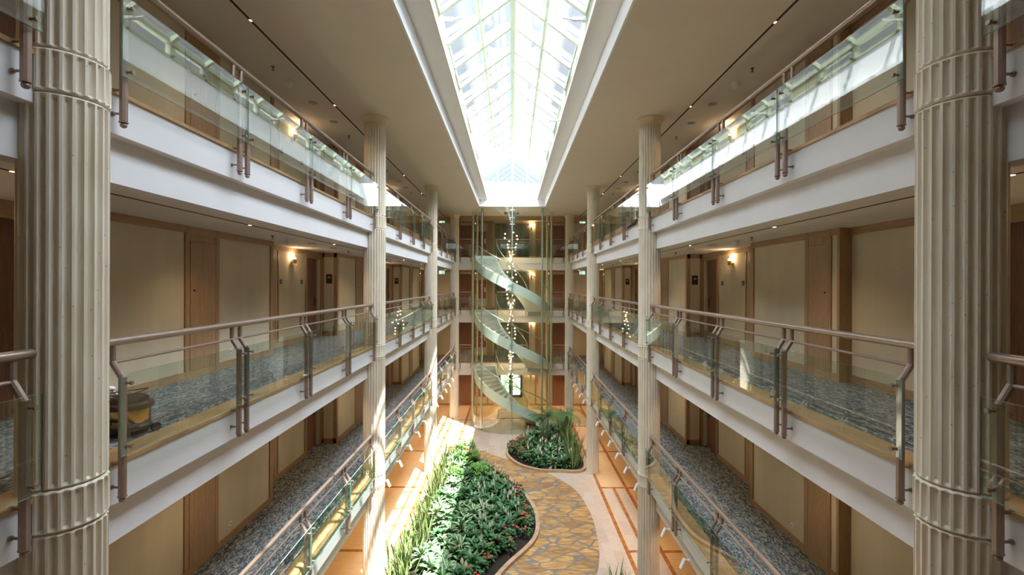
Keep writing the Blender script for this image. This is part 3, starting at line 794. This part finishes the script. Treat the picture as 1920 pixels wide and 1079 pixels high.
# ============================================================ BALUSTRADES
XR, XP, XG = 3.47, 3.38, 3.325
def octa(mb, pts, r): mb.tube(pts, r, 8)
def post_mesh(s):
    m_ = MB(); x = lambda v: s*v
    def seg(p, q, wx, wy):   # chamfered rectangular bar between two points in the XZ plane
        (x0, z0), (x1, z1) = p, q; d = Vector((x1 - x0, z1 - z0)).normalized(); nx, nz = -d.y, d.x
        prof = [(-wx, -wy*.5), (-wx*.5, -wy), (wx*.5, -wy), (wx, -wy*.5), (wx, wy*.5), (wx*.5, wy), (-wx*.5, wy), (-wx, wy*.5)]
        vs = [(x0 + nx*a_, b_, z0 + nz*a_) for a_, b_ in prof] + [(x1 + nx*a_, b_, z1 + nz*a_) for a_, b_ in prof]
        m_.add(vs, [tuple(range(8)), tuple(range(8, 16))] + [(k, (k+1) % 8, 8 + (k+1) % 8, 8 + k) for k in range(8)])
    seg((x(XR), 1.03), (x(XR), .865), .022, .022)
    seg((x(XR), .88), (x(XP), .735), .024, .024)
    seg((x(XP), .75), (x(XP), -.285), .027, .031)
    m_.lathe([(.012, -.335), (.024, -.325), (.028, -.312), (.022, -.298), (.014, -.295), (.036, -.292), (.036, -.283)], 12, (x(XP), 0, 0))
    for z in (-.005, -.21): m_.tube([(x(XP), 0, z), (x(3.485), 0, z)], .010, 8); m_.tube([(x(3.465), 0, z), (x(3.482), 0, z)], .019, 8)
    return m_.mesh('post', M['post'], 30)
def pin_mesh(s):
    m_ = MB(); m_.tube([(s*XP, 0, 0), (s*(XG - .03), 0, 0)], .009, 8); m_.tube([(s*(XG - .012), 0, 0), (s*(XG - .031), 0, 0)], .018, 10)
    return m_.mesh('glass_clamp', M['post'], 30)
pitch = (BAY - .83 - .17*3)/4
offs = [.415 + k*(pitch + .17) for k in range(4)]
def balustrade(s):
    e = empty('glass_balustrade', (0, 0, 0)); pm, nm_ = post_mesh(s), pin_mesh(s)
    a = MB(); a.tube([(s*XR, .28, 1.055), (s*XR, BAY - .28, 1.055)], .041, 16, flat=(1, .88)); a.build('handrail', M['steel'], e, 40)
    a = MB(); a.tube([(s*XR, .415, .875), (s*XR, BAY - .415, .875)], .019, 10, flat=(1, .8)); a.build('mid_rail', M['steel'], e, 40)
    gm = MB(); gm.box(s*(XG - .006), s*(XG + .006), -.085, pitch + .068, .085, .785)
    gme = gm.mesh('glass_panel', [M['glass'], M['gedge']])
    for p in gme.polygons:
        if abs(p.normal.x) < .5: p.material_index = 1
    for y in offs:
        for yy in (y, y + pitch):
            o = bpy.data.objects.new('post', pm); C.objects.link(o); o.parent = e; o.location.y = yy
            for z in (.70, .15): q = bpy.data.objects.new('glass_clamp', nm_); C.objects.link(q); q.parent = o; q.location.z = z
        o = bpy.data.objects.new('glass_panel', gme); C.objects.link(o); o.parent = e; o.location.y = y
    return e
BETW = {0: 'before the nearest column', 1: 'between the nearest and second columns', 2: 'between the second and third columns', 3: 'between the third and farthest columns'}
for s in (-1, 1):
    pr = balustrade(s)
    for lv in (1, 2, 3):
        for i in range(4):
            o = place(pr, (0, COLS[i], FL[lv]))
            tag(o, 'glass balustrade on the %s of the %s, %s' % (SIDE[s], LV[lv], BETW[i]), 'balustrade', 'glass balustrades of the galleries')
# far cross gallery rails
def far_rail(lv, x0, x1, lab):
    F = FL[lv]; e = empty('gallery_railing', (0, YG, F)); a = MB(); y = -.03
    a.tube([(x0, y, 1.10), (x1, y, 1.10)], .03, 10); a.build('handrail', M['steel'], e, 40)
    a = MB(); a.tube([(x0, y, .93), (x1, y, .93)], .014, 8); a.build('mid_rail', M['steel'], e, 40)
    for x in (x0 + .1, x1 - .1):
        a = MB(); a.box(x - .022, x + .022, y - .05, y - .01, -.32, 1.08); bevel(a.build('post', M['post'], e), .005)
    a = MB(); a.box(x0, x1, y - .075, y - .063, .08, .82); a.build('glass_panel', M['glass'], e)
    return tag(e, lab, 'railing', 'short railings on the far cross gallery')
for lv in (1, 2, 3):
    for s in (-1, 1):
        far_rail(lv, *sorted((s*2.42, s*3.26)), 'short railing on the far wall side of the %s, %s of the glass drum' % (LV[lv], SIDE[s]))
    far_rail(lv, -.95, .95 if lv < 3 else 2.25, 'railing behind the chandelier on the %s, inside the glass drum' % LV[lv])

# ============================================================ GLASS DRUM
e = empty('glass_drum', (0, GY, 0)); tag(e, 'full height cylindrical glass drum around the spiral stair at the far end', 'glass enclosure')
ang = [-112, -85, -47, 0, 47, 85, 112]
joints = [.02, 1.95, 3.60, 5.22, 6.85, 8.50, 10.1, TOP - .002]
def arc(a0, a1, r, n=10): return [(r*math.sin(R(a0 + (a1 - a0)*k/n)), -r*math.cos(R(a0 + (a1 - a0)*k/n))) for k in range(n + 1)]
for i in range(len(ang) - 1):
    for (z0, z1) in ((.02, 4.97), (4.98, 8.23), (8.24, 11.50), (11.51, TOP)):
        a = MB(); n = 10; po_, pi_ = arc(ang[i] + .15, ang[i+1] - .15, GR, n), arc(ang[i] + .15, ang[i+1] - .15, GR - .012, n)
        for pp, z_a, z_b in ((po_, z0, z1), (pi_, z1, z0)):          # outer and inner faces
            a.add([(x, y, z_a) for x, y in pp] + [(x, y, z_b) for x, y in pp], [(k, k+1, n+2+k, n+1+k) for k in range(n)], 0)
        for z in (z0, z1): a.add([(x, y, z) for x, y in po_] + [(x, y, z) for x, y in pi_], [(k, k+1, n+2+k, n+1+k) for k in range(n)], 1)
        me = a.mesh('glass_panel', [M['drum'], M['gedge']], True, recalc=False)
        o = bpy.data.objects.new('glass_panel', me); C.objects.link(o); o.parent = e
for k, an in enumerate(ang):
    r = GR - .10; x, y = r*math.sin(R(an)), -r*math.cos(R(an)); rr = .028 if an == 0 else .05
    a = MB(); a.tube([(x, y, .0), (x, y, TOP)], rr, 10); pl = a.build('pole', M['chrome'] if abs(an) < 60 else plain('cream_pole', (.62, .62, .5), .5), e, 40)
    a = MB(); dx, dy = math.cos(R(an)), math.sin(R(an)); ox, oy = math.sin(R(an))*.09, -math.cos(R(an))*.09
    for z in (.25, 1.78, 2.1, 3.42, 3.76, 4.8, 5.15, 6.67, 7.0, 8.06, 8.4, 9.7, 10.05, 11.33, 11.68, 12.1):
        a.tube([(x - dx*.13, y - dy*.13, z), (x + dx*.13, y + dy*.13, z)], .022, 6); a.tube([(x, y, z), (x + ox, y + oy, z)], .02, 6)
    a.build('clamp', M['chrome'], pl, 40)

# ============================================================ SPIRAL STAIR
RI, RO, NST = .96, 2.12, 19
def hz(ph, F, Fb): return F - (F - Fb)*(ph + 90)/180
def hel(r, dz, F, Fb, n=48, a0=-90, a1=90): return [(r*math.sin(R(p)), -r*math.cos(R(p)), hz(p, F, Fb) + dz) for p in [a0 + (a1 - a0)*k/n for k in range(n + 1)]]
def ribbon(mb, r0, r1, z0, z1, F, Fb, n=48):
    A, B, Cc, D = hel(r0, z0, F, Fb, n), hel(r1, z0, F, Fb, n), hel(r1, z1, F, Fb, n), hel(r0, z1, F, Fb, n)
    lo = max(Fb, 0) + .002
    vs = []
    for q in zip(A, B, Cc, D):
        for v in q: vs.append((v[0], v[1], max(v[2], lo)))
    fs = [(0, 1, 2, 3), (n*4, n*4+3, n*4+2, n*4+1)]
    for k in range(n):
        for j in range(4): a_ = k*4 + j; b_ = k*4 + (j+1) % 4; fs.append((a_, b_, b_ + 4, a_ + 4))
    mb.add(vs, fs)
for lv in (3, 2, 1):
    F, Fb = FL[lv], FL[lv-1]; e = empty('spiral_stair', (0, GY, 0))
    tag(e, 'curved marble stair flight in the glass drum, %s to %s' % (LV[lv], LV[lv-1]), 'stair', 'flights of the spiral stair')
    a = MB(); da = 180/NST; hh = (F - Fb)/NST
    for k in range(NST - 1):
        z = F - hh*(k + 1); A = arc(-90 + da*k, -90 + da*(k+1) + .8, RI, 3); B = arc(-90 + da*k, -90 + da*(k+1) + .8, RO, 3)
        a.prism(A + B[::-1], max(z - .2, Fb + .005), z)
    a.build('tread', M['tread'], e)
    a = MB(); ribbon(a, RO, RO + .05, -.46, .10, F, Fb); a.build('outer_stringer', M['upstand'], e, 40)
    a = MB(); ribbon(a, RI - .05, RI, -.46, .10, F, Fb); a.build('inner_stringer', M['upstand'], e, 40)
    a = MB(); ribbon(a, RI, RO, -.46, -.40, F, Fb); a.build('soffit', M['plaster'], e, 40)
    for r, nm in ((RO + .02, 'outer_handrail'), (RI - .02, 'inner_handrail')):
        a = MB(); a.tube(hel(r, 1.0, F, Fb), .022, 8); a.tube([hel(r, 1.0, F, Fb)[0], hel(r, .05, F, Fb)[0]], .018, 8); a.tube([hel(r, 1.0, F, Fb)[-1], hel(r, .05, F, Fb)[-1]], .018, 8); a.build(nm, M['chrome'], e, 40)
    a = MB(); ribbon(a, RI - .03, RI - .02, .12, .9, F, Fb, 36); a.build('inner_glass', M['drum'], e, 60)
for lv in (1, 2, 3):
    F = FL[lv]; a = MB(); e = None
    for s in (-1, 1):
        if lv == 3 and s > 0: continue
        a.box(s*.91, s*2.2, GY, YG, F - .30, F)
    e = a.build('stair_landing', M['upstand']); tag(e, 'pale stair landing joining the glass drum to the far side of the %s' % LV[lv], 'stair landing', 'stair landings')

# ============================================================ CHANDELIER
e = empty('chandelier', (-.05, GY, TOP)); tag(e, 'long hanging chandelier of small glowing globes inside the glass drum', 'chandelier')
a = MB(); a.lathe([(.1, -.10), (.43, -.09), (.45, -.05), (.45, 0)], 32); a.build('canopy', plain('grey_canopy', (.35, .37, .38), .4, .6), e, 40)
a = MB(); gl = MB(); gl.sphere((0, 0, 0), .042, n=10, m=8); bme = gl.mesh('globe', M['cbulb'], True); NB = 84
for k in range(NB):
    t = k/(NB - 1); z = -1.15 - t*8.9 + rnd(-.06, .06)
    ph = t*9.0 + (math.pi if k % 2 else 0); r = (.40 - .2*t)*rnd(.75, 1.05)
    if k % 5 == 0: r *= .4
    x, y = r*math.cos(ph), r*math.sin(ph)
    a.tube([(x, y, -.05), (x, y, z)], .0013, 3, cap=False)
    o = bpy.data.objects.new('globe', bme); C.objects.link(o); o.parent = e; o.location = (x, y, z)
a.build('cords', plain('cord_grey', (.25, .24, .22), .7), e)
def lamp(name, kind, loc, energy, col=(1, .70, .42), size=.05, **kw):
    l = bpy.data.lights.new(name, kind); o = bpy.data.objects.new(name, l); C.objects.link(o); o.location = loc; l.energy = energy; l.color = col
    if kind in ('POINT', 'SPOT'): l.shadow_soft_size = size
    for k, v in kw.items(): setattr(l, k, v)
    return o
for z in (-2.5, -5.5, -8.5): lamp('chandelier_light', 'POINT', (0, 0, z), 70, size=.05).parent = e

# ============================================================ SCONCES, SIGNS, SMALL THINGS
def sconce(s):
    e = empty('wall_sconce'); a = MB()
    a.tube([(0, 0, 0), (-s*.012, 0, 0)], .045, 16); a.tube([(0, 0, 0), (-s*.07, 0, -.0), (-s*.09, 0, .03), (-s*.09, 0, .07)], .011, 8); a.build('bracket', M['brass'], e, 40)
    a = MB(); a.lathe([(.012, .05), (.05, .055), (.052, .17), (.047, .17), (.045, .07), (.01, .068)], 20, (-s*.09, 0, 0), cap=False); a.build('cup', M['brass'], e, 40)
    a = MB(); a.tube([(-s*.09, .0 + .11*math.cos(t*math.pi/12), .14 + .15*math.sin(t*math.pi/12)) for t in range(-6, 19)], .006, 6); a.build('hoop', M['brass'], e, 40)
    a = MB(); a.sphere((-s*.09, 0, .18), .036); b = a.build('bulb', M['bulb'], e, True)
    lamp('sconce_light', 'POINT', (-s*.12, 0, .26), 10, (1, .66, .36), .04).parent = e
    return e
def disc(s):
    e = empty('round_room_plaque'); a = MB(); a.tube([(0, 0, 0), (-s*.012, 0, 0)], .062, 24); a.build('plate', M['black'], e, 40)
    a = MB(); a.tube([(-s*.012, 0, 0), (-s*.015, 0, 0)], .015, 16); a.build('emblem', M['white'], e, 40); return e
def room_sign():
    e = empty('room_sign'); a = MB(); a.box(-.09, .09, -.012, 0, -.14, .14); bevel(a.build('plate', M['black'], e), .004)
    a = MB()
    a.tube([(-.055, -.014, .035), (0, -.014, .035), (.055, -.014, .035)], [.006, .018, .006], 8, flat=(1, 1)); a.sphere((0, -.014, .055), .02, sc=(1.2, .3, .7))
    a.build('emblem', M['yellow'], e)
    return e
def detector():
    e = empty('smoke_detector'); a = MB(); a.lathe([(.045, -.115), (.062, -.10), (.068, -.04), (.078, -.035), (.078, 0)], 20); a.build('housing', M['white'], e, 40); return e
def sprinkler():
    e = empty('sprinkler_head'); a = MB(); a.lathe([(.012, -.05), (.014, -.02), (.03, -.012), (.038, 0)], 12); a.lathe([(.032, -.072), (.032, -.067), (.01, -.066)], 12); a.tube([(.01, 0, -.05), (.014, 0, -.07)], .003, 4); a.tube([(-.01, 0, -.05), (-.014, 0, -.07)], .003, 4)
    a.build('head', plain('dull_bronze', (.20, .17, .14), .5, .5), e, 40); return e
def speaker():
    e = empty('ceiling_speaker'); a = MB(); a.lathe([(.085, -.012), (.10, -.010), (.10, 0)], 24); a.build('grille', plain('grey_grille', (.42, .40, .36), .7), e, 40); return e
def socket(s):
    e = empty('wall_socket'); a = MB(); a.box(0, -s*.010, -.042, .042, -.042, .042); bevel(a.build('plate', M['white'], e), .004)
    a = MB(); a.tube([(-s*.010, 0, 0), (-s*.012, 0, 0)], .02, 12); a.build('outlet', plain('grey_plastic', (.3, .3, .28), .5), e); return e
PS = {s: (sconce(s), disc(s), socket(s)) for s in (-1, 1)}; PR = room_sign(); PD = detector(); PK = sprinkler(); PP = speaker()
for lv in (1, 2, 3):
    F, H = FL[lv], CEIL[lv]
    for s in (-1, 1):
        for k in (-1, 0, 1, 2):
            b = 10.49 + k*BAY; w_ = '%s %s, %s' % (SIDE[s], LV[lv], BAYN[k])
            if b + 3.8 < Y1 + .5:
                tag(place(PS[s][0], (s*5.75, b + 1.87, F + 2.04)), 'brass cup sconce with hoop, ' + w_, 'wall lamp', 'brass sconces of the galleries')
                if k > -1:
                    tag(place(PS[s][1], (s*5.75, b + 1.32, F + 1.62)), 'round black plaque before the sconce, ' + w_, 'plaque', 'round black plaques')
                    tag(place(PS[s][1], (s*5.75, b + 2.48, F + 1.62)), 'round black plaque beyond the sconce, ' + w_, 'plaque', 'round black plaques')
                    if b + 3.87 < Y1: tag(place(PR, (s*5.53, b + 3.87, F + 1.72)), 'black room sign with yellow emblem, ' + w_, 'sign', 'black room signs')
            for (dy, pr, nm, cat) in ((-.6, PD, 'white smoke detector', 'smoke detector'), (-1.28, PK, 'small bronze sprinkler before the smoke detector', 'sprinkler'), (3.0, PK, 'small bronze sprinkler beyond the speaker discs', 'sprinkler'), (.55, PP, 'flat grey ceiling disc nearer the viewer', 'ceiling speaker'), (1.85, PP, 'flat grey ceiling disc farther away', 'ceiling speaker')):
                y = b + dy
                if 3 < y < Y1 - .3: tag(place(pr, (s*4.65, y, H)), nm + ', ' + w_, cat, cat + 's under the gallery ceilings')
        tag(place(PS[s][2], (s*5.3, 8.95, F + .29)), 'small wall socket low on the %s wall of the %s' % (SIDE[s], LV[lv]), 'socket', 'wall sockets')
# slot lights in the gallery ceilings
sp_a = MB(); sp_a.box(-.014, .014, -.025, .025, -.006, .002); spot_me = sp_a.mesh('spot_lens', M['spot'])
for lv in (0, 1, 2, 3):
    H = CEIL[lv]
    for s in (-1, 1):
        e = empty('slot_light', (s*4.2, 0, H)); a = MB(); a.box(-.02, .02, Y0 + .2, YG + .4, -.003, .003); a.build('slot', M['slot'], e)
        y = .4; 
        while y < YG:
            o = bpy.data.objects.new('spot_lens', spot_me); C.objects.link(o); o.parent = e; o.location = (0, y, 0)
            l = lamp('slot_spot', 'SPOT', (0, y, -.02), 48 if lv else 75, (1, .70, .42) if lv else (1, .62, .32), .03, spot_size=R(125), spot_blend=.8); l.parent = e
            y += 3.6
        tag(e, 'thin dark ceiling slot with small spots over the %s %s' % (SIDE[s], LV[lv] if lv else 'ground floor aisle'), 'ceiling light', 'slot lights')
# exit signs
for lv in (2, 3):
    H = CEIL[lv]
    for s in (-1, 1):
        e = empty('exit_sign', (s*4.5, 30.4, H - .17)); q = MB(); q.box(-.18, .18, -.02, .02, -.10, .10); q.build('plate', M['sign_w'], e)
        q = MB(); q.box(*( (-.01, .165) if s < 0 else (-.165, .01)), -.024, -.02, -.085, .085); q.box(*((-.165, -.14) if s < 0 else (.14, .165)), -.024, -.02, -.085, .085); q.build('green_field', M['sign_g'], e)
        q = MB(); d = -s; c = .08*d
        q.add([(c - d*.055, -.027, -.018), (c - d*.055, -.027, .018), (c, -.027, .018), (c, -.027, .05), (c + d*.055, -.027, 0), (c, -.027, -.05), (c, -.027, -.018)], [(0, 1, 2, 6), (3, 4, 5, 6, 2)]); q.build('arrow', M['sign_w'], e)
        q = MB(); xc = -.075*d     # running figure beside the door
        q.sphere((xc, -.024, .055), .014, sc=(1, .2, 1)); q.tube([(xc, -.024, .04), (xc - .01*d, -.024, -.01)], .012, 6); q.tube([(xc - .01*d, -.024, -.01), (xc + .03*d, -.024, -.035), (xc + .015*d, -.024, -.07)], .007, 6)
        q.tube([(xc - .01*d, -.024, -.01), (xc - .03*d, -.024, -.045), (xc - .055*d, -.024, -.05)], .007, 6); q.tube([(xc - .035*d, -.024, .02), (xc, -.024, .03), (xc + .035*d, -.024, .01)], .006, 6); q.build('figure', M['sign_g'], e)
        q = MB(); q.tube([(-.1, 0, .1), (-.1, 0, .175)], .005, 6); q.tube([(.1, 0, .1), (.1, 0, .175)], .005, 6); q.build('hanger', M['chrome'], e)
        tag(e, 'lit green exit sign at the far end of the %s, %s side' % (LV[lv], SIDE[s]), 'exit sign', 'green exit signs')
# black wall discs on the end walls of the galleries, red panels
for lv in (1, 2, 3):
    for s in (-1, 1):
        q = MB(); q.tube([(0, 0, 0), (0, -.03, 0)], .075, 16, flat=(1.1, .7)); o = q.build('wall_disc', M['black'], None, 40, (s*4.05, Y1, FL[lv] + 1.65)); tag(o, 'small black disc on the end wall of the %s, %s side' % (LV[lv], SIDE[s]), 'wall disc', 'black discs on the end walls')
for lv in (0, 1, 2, 3):
    e = empty('red_wall_panel', (-2.0, Y1, FL[lv] + (1.25 if lv else 1.2))); q = MB()
    q.box(-.22, .27, -.05, 0, -.62, .60); q.box(-.5, -.34, -.05, 0, -.62, .60); bevel(q.build('panel', M['red'], e), .005)
    q = MB(); q.box(.16, .23, -.06, -.05, -.2, .12); q.build('pictogram', M['white'], e)
    tag(e, 'dark red hose cabinet panel behind the drum on the %s' % LV[lv], 'wall panel', 'red wall panels behind the drum')
    # brass wall light right of centre
    e = empty('brass_wall_light', (1.28, Y1, (CEIL[lv] - .45))); q = MB(); q.tube([(0, -.07, -.16), (0, -.07, .16)], .032, 12); q.box(-.02, .02, -.05, 0, -.03, .03); q.build('body', M['brass'], e, 40)
    q = MB(); q.tube([(0, -.07, .16), (0, -.07, .17)], .028, 12); q.build('lens', M['bulb'], e)
    lamp('wall_light', 'POINT', (0, -.14, .22), 22, (1, .66, .36), .03).parent = e
    tag(e, 'slim brass wall light right of centre behind the drum on the %s' % LV[lv], 'wall light', 'slim brass wall lights')
# white spotlights on the lowest beam
def spotlight(s):
    e = empty('beam_spotlight'); a = MB(); a.tube([(0, 0, 0), (-s*.05, 0, 0)], .028, 12); a.tube([(-s*.05, 0, 0), (-s*.10, 0, -.01)], .014, 8); a.build('mount', M['white'], e, 40)
    a = MB(); a.tube([(-s*.10, 0, .03), (-s*.19, -.02, -.15)], .038, 16); a.build('lamp_head', M['white'], e, 40)
    a = MB(); a.tube([(-s*.189, -.0198, -.148), (-s*.191, -.02, -.152)], .030, 12); a.build('lens', M['lens'], e)
    return e
for s, y0 in ((-1, 13.35), (1, 9.55)):
    pr = spotlight(s); n = 0; y = y0
    while y < YG - .5:
        o = place(pr, (s*3.6, y, FL[1] - .72)); tag(o, 'small white spotlight on the underside beam of the %s lowest gallery' % SIDE[s], 'spotlight', 'white beam spotlights on the %s' % SIDE[s])
        if n % 2 == 0:
            l = lamp('beam_spot', 'SPOT', (s*3.6 - s*.2, y - .03, FL[1] - .9), 60, (1, .60, .28), .03, spot_size=R(70), spot_blend=.7)
            l.parent = None; l.rotation_euler = Vector((s*.15, -.05, -1)).to_track_quat('-Z', 'Y').to_euler()
        y += 1.2 if s > 0 else 1.45; n += 1
# added downlights, put in to brighten the far cross galleries with warm light
dl = empty('fill_downlight'); a = MB(); a.lathe([(.055, -.012), (.075, -.008), (.08, 0)], 20); a.build('ring', M['white'], dl, 40); a = MB(); a.lathe([(.05, -.014), (.05, -.011)], 16); a.build('lens', M['spot'], dl)
for lv in (0, 1, 2):
    for x, nm in ((-4.3, 'far left'), (-2.2, 'left of centre'), (0, 'central'), (2.2, 'right of centre'), (4.3, 'far right')):
        if lv and x == 0: continue
        tag(place(dl, (x, 30.5, CEIL[lv])), 'added fill lamp, %s, under the far cross gallery ceiling of the %s' % (nm, LV[lv]), 'fill_downlight')
        lamp('fill_downlight_beam', 'SPOT', (x, 30.5, CEIL[lv] - .03), 110 if lv == 0 else 35, (1, .68, .38), .04, spot_size=R(130), spot_blend=.8)
# door mat
e = empty('door_mat', (0, 29.6, .004)); q = MB(); q.box(-.80, .80, -1.0, 1.0, 0, .012); q.build('mat', M['mat'], e)
q = MB()
for bx in ((-.88, -.8, -1.08, 1.08), (.8, .88, -1.08, 1.08), (-.8, .8, -1.08, -1.0), (-.8, .8, 1.0, 1.08)): q.box(*bx, 0, .02)
q.build('border', plain('dark_border', (.12, .09, .06), .5), e); tag(e, 'pale entrance mat with a dark border at the foot of the stair', 'mat')
# hedge outside
q = MB()
for k in range(60): q.sphere((rnd(-4, 4), Y1 + 5 + rnd(-.4, .4), rnd(.2, 2.0)), rnd(.35, .6), n=8, m=6)
tag(q.build('hedge', M['hedge'], None, True), 'green hedge outside the far ground floor window', 'hedge')
# navy bundle at the edge of the top right gallery
e = empty('rolled_bundle', (3.62, 14.2, FL[3] + .075)); q = MB()
q.tube([(0, -.55, 0), (.01, -.2, .01), (-.01, .3, 0), (0, .68, -.02)], [.07, .075, .07, .04], 12); q.build('navy_cloth', M['navy'], e, True)
q = MB(); q.tube([(0, -.74, .015), (0, -.64, .01), (0, -.54, 0)], [.05, .065, .06], 12); q.build('tan_wrap', M['skin_tan'], e, True)
q = MB(); q.sphere((0, -.80, .02), .06, sc=(1, 1.1, 1)); q.build('black_cap', M['black'], e, True)
tag(e, 'rolled navy bundle with tan and black end on the edge of the top right gallery', 'bundle')

# ============================================================ VACUUM CLEANER
V = empty('vacuum_cleaner', (-3.98, 4.95, FL[2] + .004), R(-20)); tag(V, 'black wet vacuum cleaner with brass coloured drum on the left middle gallery', 'vacuum cleaner')
q = MB(); q.lathe([(.15, .10), (.165, .12), (.165, .27), (.16, .275)], 32); q.build('drum', plain('brass_drum', (.80, .50, .14), .25, .95, stretch=(1, 1, .05), scale=30), V, 40)
q = MB(); q.lathe([(.17, .262), (.205, .268), (.212, .285), (.205, .315), (.17, .335), (.165, .36), (.15, .385), (.10, .40), (.03, .405)], 32); q.build('motor_head', plain('brown_black_plastic', (.05, .035, .03), .35), V, 40)
q = MB(); q.lathe([(.16, .045), (.185, .05), (.19, .09), (.175, .11)], 32); q.build('base_ring', M['black'], V, 40)
q = MB(); q.tube([(-.20, -.22, .12), (.0, -.235, .12), (.24, -.21, .12)], .024, 12); q.tube([(-.20, -.22, .12), (-.17, 0, .1)], .02, 8); q.tube([(.24, -.21, .12), (.16, -.02, .1)], .02, 8); q.build('bumper_bar', M['rubber'], V, 40)
for x, y in ((.17, -.15), (.17, .15), (-.17, -.15), (-.17, .15)):
    q = MB(); q.tube([(x - .016, y, .045), (x + .016, y, .045)], .045, 16); q.build('wheel', M['rubber'], V, 40)
q = MB(); q.tube([(.12*math.cos(t*.5) , .19*math.sin(t*.5) - .02, .43 + .012*math.sin(t*.9)) for t in range(14)] + [(.22, .03, .40), (.29, .02, .28), (.31, .0, .17), (.30, -.02, .06)], .006, 6); q.build('power_cord', M['rubber'], V, 40)
q = MB(); q.tube([(-.14, 0, .22), (-.26, -.02, .30), (-.33, -.06, .40), (-.30, -.12, .33), (-.27, -.16, .15), (-.30, -.2, .05)], .026, 10); q.build('hose', M['rubber'], V, 40)
q = MB(); q.tube([(-.34, -.2, .02), (-.28, -.12, .36)], .018, 10); q.box(-.42, -.24, -.27, -.15, .0, .05); q.build('floor_nozzle', M['black'], V, 40)
q = MB(); q.sphere((-.27, -.02, .445), .035, sc=(1.6, 1, .8)); q.tube([(-.27, -.02, .44), (-.2, 0, .38)], .012, 8); q.build('white_rag', M['white'], V, True)
